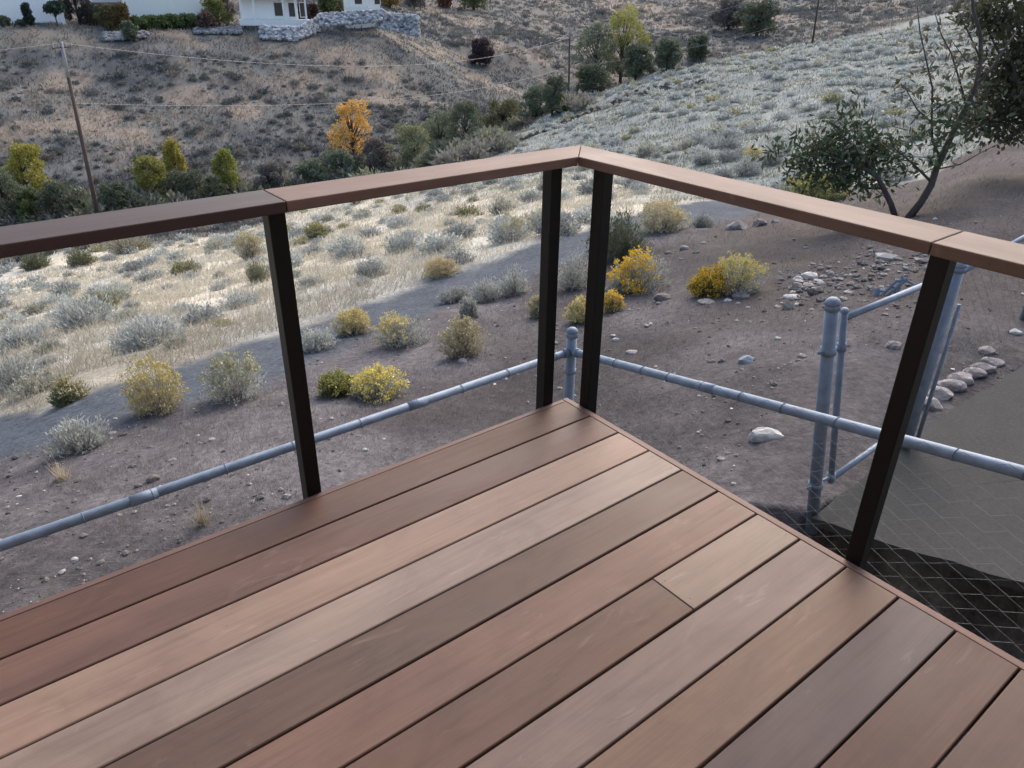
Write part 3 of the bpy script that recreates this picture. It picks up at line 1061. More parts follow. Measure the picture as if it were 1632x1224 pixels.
rock(1218, 697, 62, .42, M_ROCKW, 'largest white rock lying on the dirt behind the fence rail', name='white_rock', seed=4, aspect=.5)
rock(1175, 366, 36, .7, M_ROCK, 'squat grey boulder on the dark dirt under the right rail', seed=2)
rock(1212, 360, 26, .7, M_ROCKD, 'smaller dark boulder right of the squat grey boulder')
rock(1236, 355, 14, .6, M_ROCK, 'little pale stone at the end of the boulders under the right rail')
rock(1090, 398, 16, .7, M_ROCK, 'pale stone behind the brightest yellow bush')
rock(1065, 405, 14, .6, M_ROCKD, 'dark stone touching the brightest yellow bush')
rock(1110, 403, 12, .6, M_ROCKD, 'dark stone right of the pale stone behind the yellow bush')
rock(1055, 478, 30, .6, M_ROCKD, 'dark lump of earth with dry grass below the yellow bushes', name='dirt_clod')
rock(1180, 474, 26, .5, M_ROCK, 'flat grey stone right below the second yellow bush')
rock(1160, 480, 14, .5, M_ROCKW, 'small white stone below the second yellow bush')
rock(1125, 483, 28, .35, M_ROCK, 'flat grey slab left of the white stone below the yellow bush')
rock(1174, 512, 7, .6, M_ROCKW, 'tiny white stone left of the lone round white one')
rock(1239, 541, 11, .7, M_ROCKW, 'lone round white stone on the dark dirt patch')
rock(1190, 577, 26, .7, simple('bluish_rock', (.20, .24, .28), .85, var=.2), 'bluish stone behind the right fence rail')
rock(1150, 577, 14, .7, M_ROCKD, 'dark stone left of the bluish stone')
rock(1136, 577, 10, .7, M_ROCK, 'small stone standing left of the dark stone')
rock(1008, 563, 22, .4, M_ROCKP, 'pale flat stone just above the right fence rail')
rock(982, 543, 13, .5, M_ROCKW, 'small white stone right of the black corner post')
rock(1272, 446, 18, .5, M_ROCKW, 'white stone at the left of the rubble by the gate')
rock(1262, 474, 26, .3, M_ROCKW, 'long flat whitish stone below the rubble')
rock(1308, 453, 15, .6, M_ROCKW, 'white stone right in the rubble by the gate')
rock(1270, 460, 28, .5, M_ROCKD, 'dark stone between the two white stones of the rubble')
rock(1325, 438, 12, .6, M_ROCK, 'grey stone above the rubble')
rock(1424, 552, 24, .6, M_ROCK, 'pale stone behind the gate beside the black post')
rock(1150, 733, 16, .4, M_ROCK, 'small pale stone beyond the fence between deck and white rock')
rock(738, 577, 18, .6, M_ROCKP, 'pale stone at the foot of the round buff bush')
rock(803, 604, 13, .5, M_ROCKW, 'small white stone above the left fence rail')
rock(582, 718, 11, .6, M_ROCKW, 'small white stone near the deck edge')
rock(458, 793, 15, .8, M_ROCKP, 'upright tan stone beside the foot of the left black post')
rock(256, 777, 9, .6, M_ROCKW, 'white pebble touching the left fence rail')
rock(190, 822, 8, .6, M_ROCK, 'pale pebble under the left fence rail')
rock(120, 893, 11, .6, M_ROCKW, 'whitish pebble low at the left on bare dirt')
rock(275, 735, 14, .5, M_ROCK, 'pale pebble just above the left fence rail')
rock(245, 765, 20, .7, M_ROCKD, 'dark clod above the left fence rail')
# row of stones edging the pad
edging = [(1480, 648, 30), (1497, 632, 30), (1515, 618, 30), (1532, 607, 28), (1550, 598, 28), (1566, 590, 26), (1573, 562, 18), (1580, 580, 24), (1618, 530, 18)]
for i, (px, py, wp) in enumerate(edging[:-1]):
    rock(px, py, wp * 1.35, .55, M_ROCKP, 'pinkish stone in the row edging the concrete path', 'stones edging the concrete path', seed=i, aspect=.75)
rock(1618, 530, 18, .5, M_ROCKW, 'pale stone apart from the edging row, nearest the right side')
# boulders in the low strip under the fence mesh
for px, py, wp, lab in ((1490, 905, 78, 'rounded boulder in the dark strip behind the fence mesh'), (1295, 852, 44, 'small boulder in the dark strip left of the black post')):
    P = at_z(px, py, PAD_Z - .55); d = np.linalg.norm(P - CAM); sx = wp / FPX * d / 2
    mb = MB(); mb.add(rock_verts(sx, sx * .8, sx * .7, px), ICO3[1])
    tag(mb.build('boulder', M_ROCKD if px > 1400 else M_ROCK, None, loc=(P[0], P[1], P[2] + .02)), lab, 'boulder')

# loose gravel in the dirt (uncountable)
def scatter_gravel():
    V = []; F = []; C = []
    rg = np.random.default_rng(5)
    base = ICO1
    n = 0
    M_ = 6500
    PX = rg.uniform(-100, 1730, M_); PY = rg.uniform(330, 1000, M_)
    NR = 650
    PX[:NR] = rg.uniform(1240, 1500, NR); PY[:NR] = 445 + (PX[:NR] - 1370) * -.12 + rg.normal(size=NR) * 22
    PX[NR:NR + 250] = rg.uniform(960, 1300, 250); PY[NR:NR + 250] = 520 + (PX[NR:NR + 250] - 960) * .15 + rg.normal(size=250) * 45
    rr = np.exp(np.linspace(math.log(2.6), math.log(30), 90))
    Dd = CF[None] * FPX + CR[None] * (PX - IW / 2)[:, None] - CU[None] * (PY - IH / 2)[:, None]
    Dd /= np.hypot(Dd[:, 0], Dd[:, 1])[:, None]
    XX = CAM[0] + Dd[:, :1] * rr; YY = CAM[1] + Dd[:, 1:2] * rr; ZZ = CAM[2] + Dd[:, 2:3] * rr
    T = terr_base(XX, YY)
    J = np.argmax(ZZ < T, axis=1)
    Rr = rr[J] * rg.uniform(.985, 1.015, M_)
    Xs = CAM[0] + Dd[:, 0] * Rr; Ys = CAM[1] + Dd[:, 1] * Rr
    Aa = YAW + (np.arctan2(Dd[:, 1], Dd[:, 0]) - YAW)
    q0_ = (Xs - _pe0[0]) * PN[0] + (Ys - _pe0[1]) * PN[1]; q1_ = (Xs - _pe0[0]) * PE[0] + (Ys - _pe0[1]) * PE[1]
    ok = (J > 0) & (Rr < DIRT_FAR(Aa) + .3) & ~((fbm(Xs / 1.3, Ys / 1.3, 77) < .46) & (rg.random(M_) < .7)) & ~((q0_ < 2.6) & (q1_ > -.1)) & ~((Xs < 0) & (Ys < 0))
    Tz = terr(Xs, Ys)
    for i in np.nonzero(ok)[0]:
        x, y, r = Xs[i], Ys[i], Rr[i]
        s = .0065 * math.exp(rg.normal() * .6) * (1 + r * .06) * (2.0 if i < NR else 1)
        v = base[0] * np.array([s, s * rg.uniform(.6, 1), s * rg.uniform(.4, .7)]) * (1 + .15 * rg.normal(size=(len(base[0]), 1)))
        an = rg.uniform(0, 2 * PI); R2 = np.array([[math.cos(an), -math.sin(an), 0], [math.sin(an), math.cos(an), 0], [0, 0, 1]])
        v = v @ R2.T + np.array([x, y, Tz[i] + s * .2])
        V.append(v); F += [[w_ + n for w_ in f] for f in base[1]]; n += len(v)
        tone = rg.choice([.07, .12, .2, .3, .5], p=[.26, .3, .25, .14, .05])
        C.append(np.tile([tone, tone * .93, tone * .88, 1], (len(v), 1)))
    me = bpy.data.meshes.new('gravel'); me.from_pydata(np.vstack(V).tolist(), [], F)
    at = me.color_attributes.new('tone', 'FLOAT_COLOR', 'POINT'); at.data.foreach_set('color', np.vstack(C).astype(np.float32).ravel())
    m, nt, b = new_mat('gravel'); a_ = nt.nodes.new('ShaderNodeAttribute'); a_.attribute_name = 'tone'
    nt.links.new(a_.outputs['Color'], b.inputs['Base Color']); b.inputs['Roughness'].default_value = .9
    me.materials.append(m)
    tag(link('gravel', me), 'loose stones and gravel scattered over the bare dirt', 'gravel', kind='stuff')


scatter_gravel()


def metal_scrap():
    P, r = hit(1420, 470)
    k = np.linalg.norm(P - CAM) / FPX
    root_mb = MB()
    W_ = lambda px, py, up=0: at_d(px, py, np.linalg.norm(P - CAM)) - P + np.array([0, 0, up])
    for a_, b_, w_ in (((1396, 474), (1398, 460), 8), ((1402, 474), (1428, 448), 5), ((1408, 476), (1436, 452), 4), ((1420, 466), (1446, 444), 5), ((1438, 440), (1432, 464), 4), ((1440, 444), (1458, 454), 4), ((1396, 462), (1410, 464), 4), ((1428, 447), (1442, 447), 5)):
        root_mb.tube([W_(*a_), W_(*b_)], k * w_ / 2, 6)
    o = root_mb.build('bent_metal_bracket', M_GALV, None, loc=tuple(P))
    tag(o, 'bent galvanised brackets piled behind the top bar of the gate', 'metal scrap')


metal_scrap()


# ------------------------------------------------------------------ shrubs
def shrub_arrays(R_, H_, rng, stems=160, lps=9, col=(.2, .22, .19), alt=None, stemcol=(.22, .19, .16), leaf=.05, lw=.35, spiky=1.0, lop=(0, 0), sw=.006):
    th = np.arccos(1 - rng.random(stems) * .93)          # up..side
    ph = rng.random(stems) * 2 * PI
    lump = .78 + .38 * vnoise(3 + 2.1 * np.cos(ph) * np.sin(th) + 5, 3 + 2.1 * np.sin(ph) * np.sin(th) + 7, int(rng.integers(1000)))
    rad = lump * (0.72 + .34 * rng.random(stems))
    T = np.stack([R_ * np.sin(th) * np.cos(ph) * rad + lop[0] * R_, R_ * np.sin(th) * np.sin(ph) * rad + lop[1] * R_, H_ * (np.cos(th) * .9 + .1) * rad], -1)
    B = T * np.array([.18, .18, 0]) + rng.normal(size=(stems, 3)) * np.array([.05 * R_, .05 * R_, 0]); B[:, 2] = -.03 * H_
    Mid = B + (T - B) * .55 + np.stack([np.zeros(stems), np.zeros(stems), -.05 * H_ * np.sin(th)], -1)
    q = [strips(B, Mid, sw, sw * .7, rng), strips(Mid, T, sw * .7, sw * .4, rng)]
    c = [tones(stems, stemcol, rng, .3), tones(stems, stemcol, rng, .3)]
    n = stems * lps
    i = np.repeat(np.arange(stems), lps)
    t = 1 - rng.random(n) ** 1.3 * .62
    P = np.where((t < .55)[:, None], B[i] + (Mid[i] - B[i]) * (t / .55)[:, None], Mid[i] + (T[i] - Mid[i]) * ((t - .55) / .45)[:, None])
    P = P + rng.normal(size=(n, 3)) * R_ * .05
    D = nrm(T[i] - B[i]) * 1.0 + np.array([0, 0, .5 * spiky]) + rng.normal(size=(n, 3)) * .45
    L = leaf * (.6 + .8 * rng.random(n))
    q.append(leaves(P, D, L, L * lw, rng))
    c.append(tones(n, col, rng, .28, alt, .3))
    return np.vstack(q), np.vstack(c), T


def flower_arrays(T, R_, H_, rng, frac, size, col, alt, side=None, per=7):
    hz = T[:, 2] / H_
    keep = hz + rng.normal(size=len(T)) * .12 > (1 - frac)
    if side is not None:
        keep &= (T[:, 0] * side[0] + T[:, 1] * side[1]) / R_ + rng.normal(size=len(T)) * .15 > side[2]
    K = T[keep]
    if len(K) == 0: K = T[:1]
    i = np.repeat(np.arange(len(K)), per)
    P = K[i] + rng.normal(size=(len(i), 3)) * size * np.array([.9, .9, .7])
    D = rng.normal(size=(len(i), 3)) + np.array([0, 0, .9])
    L = size * (.7 + .7 * rng.random(len(i)))
    return leaves(P, D, L, L * .8, rng), tones(len(i), col, rng, .2, alt, .3)


SAGE = (.36, .38, .36); SAGE_L = (.48, .495, .465); BUFF = (.46, .43, .31); YEL = (.85, .56, .03); YEL2 = (.58, .48, .20); OLIVE = (.16, .175, .09)


def big_bush(px, py, wpx, hpx, kind, label, rng, flowers=None, cat='shrub', name=None, group=None, dens=1.0):
    P, r = hit(px, py)
    d = np.linalg.norm(P - CAM)
    R_ = wpx / FPX * d / 2 * 1.0; H_ = hpx / FPX * d * 1.08
    near = max(1.0, d / 9)
    lf = max(.035, R_ * .11); sw = max(.004, d * .00055)
    cols = {'sage': (SAGE, SAGE_L), 'pale': (SAGE_L, (.42, .43, .38)), 'buff': (BUFF, (.52, .48, .36)), 'olive': (OLIVE, (.22, .24, .13)),
            'dark': ((.13, .14, .125), (.20, .205, .19)), 'green': ((.10, .125, .07), (.15, .17, .10)), 'red': ((.11, .07, .075), (.15, .10, .10))}[kind]
    V, C, T = shrub_arrays(R_, H_, rng, int(230 * dens), 12, cols[0], cols[1], leaf=lf, sw=sw, lw=.3)
    me = quads_mesh('shrub_foliage', V, C, M_FOL)
    nm = name or {'sage': 'sagebrush', 'pale': 'sagebrush', 'buff': 'rabbitbrush', 'olive': 'green_shrub', 'dark': 'dark_shrub', 'green': 'green_shrub', 'red': 'red_shrub'}[kind]
    o = link(nm, me, None, (P[0], P[1], P[2] - .02))
    tag(o, label, cat, group)
    if flowers:
        frac, col, alt, side = flowers
        FV, FC = flower_arrays(T, R_, H_, rng, frac, max(.018, R_ * .06), col, alt, side, 15)
        link('flower_heads', quads_mesh('flower_heads', FV, FC, M_FLOWER), o)
    return o


rg = np.random.default_rng(11)
RT_ = np.array([CR[0], CR[1]]); RT_ /= np.linalg.norm(RT_)        # picture-right in plan
left_side = (-RT_[0], -RT_[1], -.05)
left_side2 = (-RT_[0], -RT_[1], .35)
Y_ = (YEL, (.74, .55, .10)); Y2 = (YEL2, (.68, .56, .22)); YB = ((.50, .43, .25), (.58, .50, .32))
big_bush(1018, 462, 100, 62, 'pale', 'bush with brightest deep yellow flowers, beside the black corner post', rg, (.85, *Y_, (-RT_[0], -RT_[1], -.25)), name='rabbitbrush')
big_bush(1128, 470, 62, 46, 'olive', 'deep yellow left lobe bush of the pair on open dirt', rg, (.9, *Y_, None), name='rabbitbrush')
big_bush(1175, 466, 78, 60, 'pale', 'grey green bush with yellow rim, right of the pair on open dirt', rg, (.6, (.60, .50, .12), (.55, .5, .2), None), name='rabbitbrush')
big_bush(928, 510, 54, 36, 'buff', 'small yellow bush partly behind the right corner post', rg, (.8, *Y2, None), name='rabbitbrush')
big_bush(975, 497, 34, 32, 'pale', 'little grey bush with yellow top right of the corner post', rg, (.6, YEL, YEL2, None), name='rabbitbrush')
big_bush(980, 470, 34, 26, 'pale', 'tiny pale sagebrush tucked under the brightest yellow bush', rg)
big_bush(860, 505, 36, 34, 'buff', 'muted buff bush half hidden by the left corner post', rg, (.5, *YB, None), name='rabbitbrush')
big_bush(738, 565, 80, 60, 'buff', 'round buff bush with flattened golden top on the dirt', rg, (.55, *YB, None), name='rabbitbrush')
big_bush(640, 548, 92, 48, 'pale', 'wide grey bush with pale yellow top beside the round buff bush', rg, (.55, *Y2, left_side), name='rabbitbrush')
big_bush(563, 530, 62, 40, 'buff', 'yellow topped bush on the dirt track behind the wide grey bush', rg, (.6, *Y2, None), name='rabbitbrush')
big_bush(505, 555, 70, 34, 'pale', 'low pale bush right of the left railing post', rg)
big_bush(603, 632, 92, 52, 'pale', 'grey bush with lemon yellow flowers above the left fence rail', rg, (.7, (.66, .55, .12), (.7, .6, .25), None), name='rabbitbrush')
big_bush(537, 628, 58, 34, 'olive', 'low olive green bush left of the lemon yellow one', rg, (.5, (.40, .38, .12), (.3, .3, .1), None))
big_bush(252, 652, 88, 78, 'buff', 'tall pale yellow bush at the left edge of the track', rg, (.7, *Y2, None), name='rabbitbrush')
big_bush(375, 632, 100, 70, 'pale', 'broad dusty grey bush left of the left railing post', rg, (.5, (.45, .43, .26), (.5, .47, .3), None), name='rabbitbrush')
big_bush(110, 642, 52, 36, 'olive', 'small olive bush on the pale grass near the left side', rg, (.4, *YB, None))
big_bush(240, 550, 112, 44, 'sage', 'darkest twiggy sagebrush, spreading in the pale grass at the left', rg)
big_bush(140, 520, 90, 46, 'sage', 'spreading grey sagebrush up left of the darkest one', rg)
big_bush(30, 620, 80, 52, 'sage', 'grey sagebrush at the far left above the track', rg)
big_bush(128, 716, 80, 48, 'pale', 'ragged pale sagebrush on the near edge of the track, far left', rg)
big_bush(400, 412, 44, 40, 'buff', 'buff bush with rounded top just left of the left railing post', rg, (.5, *YB, None), name='rabbitbrush')
big_bush(413, 450, 40, 34, 'olive', 'olive bush behind the left railing post', rg)
big_bush(504, 381, 44, 24, 'olive', 'neat olive mound under the rail right of the left post', rg, (.5, (.4, .37, .16), (.35, .33, .15), None))
big_bush(808, 385, 82, 40, 'sage', 'bluish sagebrush with buff right half near the left corner post', rg, (.4, *YB, (RT_[0], RT_[1], -.1)))
big_bush(592, 441, 58, 32, 'sage', 'grey bush with dark base in the middle of the pale field', rg)
big_bush(703, 440, 64, 28, 'buff', 'low golden buff bush at the near edge of the pale field', rg, (.6, (.55, .42, .22), (.5, .4, .2), None), name='rabbitbrush')
big_bush(775, 478, 62, 34, 'pale', 'pale silvery bush in the row before the left corner post', rg)
big_bush(820, 470, 54, 44, 'pale', 'taller silvery bush right in the row before the left corner post', rg)
big_bush(725, 480, 56, 26, 'pale', 'low silvery bush leading the row before the left corner post', rg)
big_bush(748, 506, 34, 36, 'pale', 'small round whitish bush below the silvery row', rg)
big_bush(915, 458, 60, 50, 'pale', 'silvery bush between the two corner posts', rg)
big_bush(985, 412, 92, 72, 'green', 'tall dark green bush behind the two corner posts', rg, dens=1.5)
big_bush(1055, 368, 82, 46, 'buff', 'wide golden buff bush under the right rail near the corner', rg, (.6, *YB, None), name='rabbitbrush')
big_bush(1120, 362, 34, 22, 'sage', 'little grey bush right of the wide golden buff bush', rg)
big_bush(1300, 322, 92, 40, 'olive', 'yellow green bush just above the right rail under the small tree', rg, (.6, (.42, .38, .12), (.35, .35, .14), None))
big_bush(1190, 280, 48, 30, 'sage', 'grey bush above the right rail near the middle', rg)
big_bush(1120, 262, 40, 22, 'sage', 'rounded grey bush above the right rail near its mitre', rg)
big_bush(1200, 258, 34, 20, 'buff', 'yellowish bush on the slope above the right rail', rg, (.5, *Y2, None), name='rabbitbrush')
big_bush(1230, 262, 40, 26, 'sage', 'grey bush right of the yellowish one above the rail', rg)
big_bush(60, 428, 42, 24, 'olive', 'olive mound below the dark rail, leftmost', rg)
big_bush(130, 422, 44, 22, 'olive', 'olive mound below the dark rail, right of the leftmost', rg)
big_bush(205, 402, 60, 30, 'buff', 'buff shrub touching the shadow under the dark rail', rg)
big_bush(568, 323, 30, 14, 'buff', 'tiny golden bush directly beneath the middle of the left rail', rg, (.7, *Y2, None), name='rabbitbrush')

# many similar sagebrush in the field and on the pale slope
def variants():
    out = []
    r2 = np.random.default_rng(23)
    for kind, cc in (('sagebrush', (SAGE, SAGE_L)), ('sagebrush', (SAGE_L, (.40, .41, .37))), ('sagebrush', ((.31, .33, .32), (.40, .415, .40))), ('sagebrush', ((.38, .375, .31), (.46, .45, .37))),
                     ('olive_bush', ((.25, .25, .14), (.36, .34, .2))), ('olive_bush', ((.33, .31, .19), (.42, .38, .24)))):
        V, C, T = shrub_arrays(.5, .42, r2, 120, 9, cc[0], cc[1], leaf=.075, lw=.42, sw=.012)
        out.append((kind, quads_mesh(kind, V, C, M_FOL), V, C))
    return out


VAR = variants()
named = [(o.location.x, o.location.y) for o in COL.objects if o.get('category') == 'shrub']


def spaced(x, y, md, pri):
    """greedy thinning by a grid, keeps points at least md apart"""
    cell = 3.0
    grid = {}
    keep = []
    for i in pri:
        gx, gy = int(x[i] // cell), int(y[i] // cell)
        ok = True
        for ax in (-1, 0, 1):
            for ay in (-1, 0, 1):
                for j in grid.get((gx + ax, gy + ay), ()):
                    if (x[i] - x[j]) ** 2 + (y[i] - y[j]) ** 2 < md[i] ** 2:
                        ok = False; break
                if not ok: break
            if not ok: break
        if ok:
            grid.setdefault((gx, gy), []).append(i); keep.append(i)
    return np.array(keep)


def field_points():
    r2 = np.random.default_rng(31)
    n = 14000
    a = YAW + r2.uniform(-.64, .64, n)
    u = r2.random(n)
    r = np.where(r2.random(n) < .6, np.sqrt(6.5 ** 2 + u * (110 ** 2 - 6.5 ** 2)), np.sqrt(6.5 ** 2 + u * (40 ** 2 - 6.5 ** 2)))
    lip = np.interp(-(a - YAW), [-.8, -.6, -.35, -.16, -.03, .05, .2, .35, .5], [56, 56, 54, 48, 60, 78, 84, 98, 130])
    x = CAM[0] + np.cos(a) * r; y = CAM[1] + np.sin(a) * r
    k = (r > FIELD_NEAR(a) + .3) & (r < lip) & ~((np.abs(r - TRACK(a)) < 1.5) & (a < YAW + .03) & (a > YAW - .24)) & (fbm(x / 3., y / 3., 99) > .45)
    x, y, r, a = x[k], y[k], r[k], a[k]
    nx = np.array(named)
    d2 = ((x[:, None] - nx[:, 0]) ** 2 + (y[:, None] - nx[:, 1]) ** 2).min(1)
    k = d2 > .7
    x, y, r, a = x[k], y[k], r[k], a[k]
    md = np.where(r < 34, .95 + .02 * r, 1.1) - .35 * sstep(.0, .25, -(a - YAW))
    kp = spaced(x, y, md, range(len(x)))
    x, y, r = x[kp], y[kp], r[kp]
    o = np.argsort(r)
    return np.stack([x[o], y[o], r[o], r2.random(len(o))], 1).tolist()


FP = field_points()
r3 = np.random.default_rng(37)
nind = 0
rest = []
for x, y, r, u in FP:
    right = -(math.atan2(y - CAM[1], x - CAM[0]) - YAW)
    k = int(r3.choice(6, p=[.3, .25, .15, .16, .07, .07] if right < .1 else [.34, .2, .26, .14, .04, .02]))
    s = (.45 + .75 * u ** 1.8) * (1.0 if r > 14 else .8) * (1.15 if r > 30 else 1)
    if nind < 215:
        kind, me, V, C = VAR[k]
        o = link(kind, me, None, (x, y, float(terr(x, y)) - .02))
        o.rotation_euler = (0, 0, r3.uniform(0, 6.28)); o.scale = (s, s, s * r3.uniform(.75, 1.1))
        if kind == 'sagebrush':
            tag(o, 'small grey green sagebrush among others in the pale dry field', 'shrub', 'sagebrush dotted over the dry field')
        else:
            tag(o, 'small olive yellow bush among the grey ones in the dry field', 'shrub', 'olive yellow bushes dotted over the dry field')
        nind += 1
    else:
        rest.append((x, y, r, s, k))


def merged(name, items, label, cat, cols=None, leafscale=1):
    Vs = []; Cs = []
    zz = terr(np.array([i[0] for i in items]), np.array([i[1] for i in items]))
    for q_, (x, y, r, s, k) in enumerate(items):
        V, C = VAR[k % len(VAR)][2:4]
        n = len(V)
        m = max(120, int(n * min(1, 16 / r)))
        sel = np.linspace(0, n - 1, m).astype(int)
        v = V[sel]
        g_ = min(2.2, math.sqrt(n / m))
        c0 = v.mean(1, keepdims=True); v = c0 + (v - c0) * g_
        an = x * 13.7 % 6.28; R2 = np.array([[math.cos(an), -math.sin(an), 0], [math.sin(an), math.cos(an), 0], [0, 0, 1]])
        v = (v * np.array([s, s, s * .85])) @ R2.T + np.array([x, y, zz[q_] - .03])
        cc = C[sel] * (1.2 if r > 30 else 1.08)
        if cols is not None:
            cc = cc * 0 + np.array(cols[k % len(cols)]) * (.75 + .5 * ((np.arange(m) * .618) % 1))[:, None]
        Vs.append(v); Cs.append(cc)
    o = link(name, quads_mesh(name, np.vstack(Vs), np.vstack(Cs), M_FOL))
    return tag(o, label, cat, kind='stuff')


def track_brush():
    r2 = np.random.default_rng(61)
    n = 900
    a = YAW - r2.uniform(-.01, .235, n)
    r = TRACK(a) + r2.normal(size=n) * .55 + (fbm(a * 40, a * 0, 5) - .5) * 2
    x = CAM[0] + np.cos(a) * r; y = CAM[1] + np.sin(a) * r
    kp = spaced(x, y, np.full(n, .42), range(n))
    items = [(x[i], y[i], r[i], .28 + .35 * r2.random(), int(r2.integers(6))) for i in kp]
    merged('ditch_brush', items, 'dark brush line running up the pale slope towards the ridge', 'scrub', [(.085, .085, .09), (.11, .11, .115), (.065, .066, .072), (.10, .098, .092), (.13, .13, .125), (.09, .09, .095)])


merged('sagebrush_scrub', rest, 'countless small sagebrush fading up the pale slope', 'scrub')

track_brush()

# scrub on the opposite hillside
def far_scrub():
    r2 = np.random.default_rng(41)
    n = 30000
    a = YAW + r2.uniform(-.62, .62, n); r = np.exp(r2.uniform(math.log(48), math.log(460), n))
    lip = np.interp(-(a - YAW), [-.8, -.6, -.35, -.16, -.03, .05, .2, .35, .5], [56, 56, 54, 48, 60, 82, 88, 104, 140])
    x = CAM[0] + np.cos(a) * r; y = CAM[1] + np.sin(a) * r
    dn = fbm(x / 7., y / 7., 41)
    k = (r > lip) & ~((a > YAW - .12) & (r > 112) & (r < 150)) & (r2.random(n) < np.clip(.30 + .25 * (dn > .5) + .7 * zone(a, r, DARKZ, dn) - .25 * zone(a, r, TANZ, dn), .06, 1))
    x, y, r = x[k], y[k], r[k]
    kp = spaced(x, y, np.full(len(x), .8), range(len(x)))
    items = [(x[i], y[i], r[i], (.5 + 1.5 * r2.random() ** 3) * (1 + (r[i] > 150) * .5 + (r[i] > 260) * .8), int(r2.integers(6))) for i in kp]
    cols = [(.135, .14, .14), (.16, .16, .155), (.10, .108, .105), (.185, .175, .155), (.12, .125, .108), (.21, .185, .155)]
    merged('hillside_scrub', items, 'dark grey brush scattered over the opposite brown hillside', 'scrub', cols)


far_scrub()

# ------------------------------------------------------------------ dry grass
def grass(name, n, rfun, hgt, cols, label, seed, width=1.0, pred=None):
    r2 = np.random.default_rng(seed)
    a = YAW + r2.uniform(-.66, .66, n)
    lo, hi = rfun(a)
    r = np.exp(np.log(lo) + (np.log(hi) - np.log(lo)) * r2.random(n) ** .85)
    x = CAM[0] + np.cos(a) * r; y = CAM[1] + np.sin(a) * r
    k = fbm(x / .8, y / .8, seed) > .42
    k &= ~((np.abs(r - TRACK(a)) < 1.6) & (a < YAW + .03) & (a > YAW - .24))
    if pred is not None: k &= pred(x, y)
    x, y, r = x[k], y[k], r[k]
    per = 6
    i = np.repeat(np.arange(len(x)), per)
    m = len(i)
    sp = .05 + r[i] * .006
    X = x[i] + r2.normal(size=m) * sp; Y = y[i] + r2.normal(size=m) * sp
    Z = terr(X, Y) - .01
    P = np.stack([X, Y, Z], -1)
    H = hgt * (.5 + .9 * r2.random(m)) * (1 + r[i] * .012)
    D = nrm(np.stack([r2.normal(size=m) * .45 + .15, r2.normal(size=m) * .45, np.ones(m)], -1))
    Wd = np.maximum(.004, r[i] * .0009) * width
    C = tones(m, cols[0], r2, .2, cols[1], .4)
    if name == 'dry_grass':
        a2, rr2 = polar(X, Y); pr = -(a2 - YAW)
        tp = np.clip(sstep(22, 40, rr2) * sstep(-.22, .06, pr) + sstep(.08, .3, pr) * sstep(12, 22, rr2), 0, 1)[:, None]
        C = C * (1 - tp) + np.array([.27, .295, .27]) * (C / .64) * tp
    if name == 'dry_grass':
        H = H * (1 - .35 * tp[:, 0])
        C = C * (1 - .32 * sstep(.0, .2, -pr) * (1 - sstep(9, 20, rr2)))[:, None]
    V = strips(P, P + D * H[:, None], Wd, Wd * .25, r2)
    tag(link(name, quads_mesh(name, V, C, M_FOL)), label, 'grass', kind='stuff')


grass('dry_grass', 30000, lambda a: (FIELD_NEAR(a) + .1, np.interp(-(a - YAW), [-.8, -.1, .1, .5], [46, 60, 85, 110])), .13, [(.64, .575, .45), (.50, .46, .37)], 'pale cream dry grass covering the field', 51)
grass('sparse_grass', 9000, lambda a: (np.full_like(a, 3.3), np.maximum(DIRT_FAR(a) - .1, 3.6)), .055, [(.24, .225, .21), (.13, .12, .12)], 'short thin grey grass wisps on the bare dirt', 53, .6,
      pred=lambda x, y: ((x > .3) | (y > .4)) & ~(((x - _pe0[0]) * PN[0] + (y - _pe0[1]) * PN[1] < 2.6) & ((x - _pe0[0]) * PE[0] + (y - _pe0[1]) * PE[1] > -.3)))


def far_grass():
    r2 = np.random.default_rng(57)
    n = 38000
    a = YAW + r2.uniform(-.64, .64, n)
    r = np.exp(r2.uniform(math.log(50), math.log(480), n))
    lip = np.interp(-(a - YAW), [-.8, -.6, -.35, -.16, -.03, .05, .2, .35, .5], [56, 56, 54, 48, 60, 80, 86, 100, 132])
    k = r > lip
    a, r = a[k], r[k]
    x = CAM[0] + np.cos(a) * r; y = CAM[1] + np.sin(a) * r
    i = np.repeat(np.arange(len(x)), 6); m = len(i)
    X = x[i] + r2.normal(size=m) * .45; Y = y[i] + r2.normal(size=m) * .45
    P = np.stack([X, Y, terr(X, Y) - .02], -1)
    H = .30 * (.5 + r2.random(m)) * (1 + (r[i] > 150) * .5 + (r[i] > 270) * .8)
    D = nrm(np.stack([r2.normal(size=m) * .5, r2.normal(size=m) * .5, np.ones(m)], -1))
    Wd = r[i] * .0013
    C = np.clip(ground_colour(X, Y) * (1.2 + .8 * r2.random((len(x), 1)))[i] * (.85 + .3 * r2.random((m, 1))), 0, 1)
    tag(link('hillside_grass', quads_mesh('hillside_grass', strips(P, P + D * H[:, None], Wd, Wd * .4, r2), C, M_FOL)), 'dry tan and grey grass covering the opposite hillside', 'grass', kind='stuff')


far_grass()


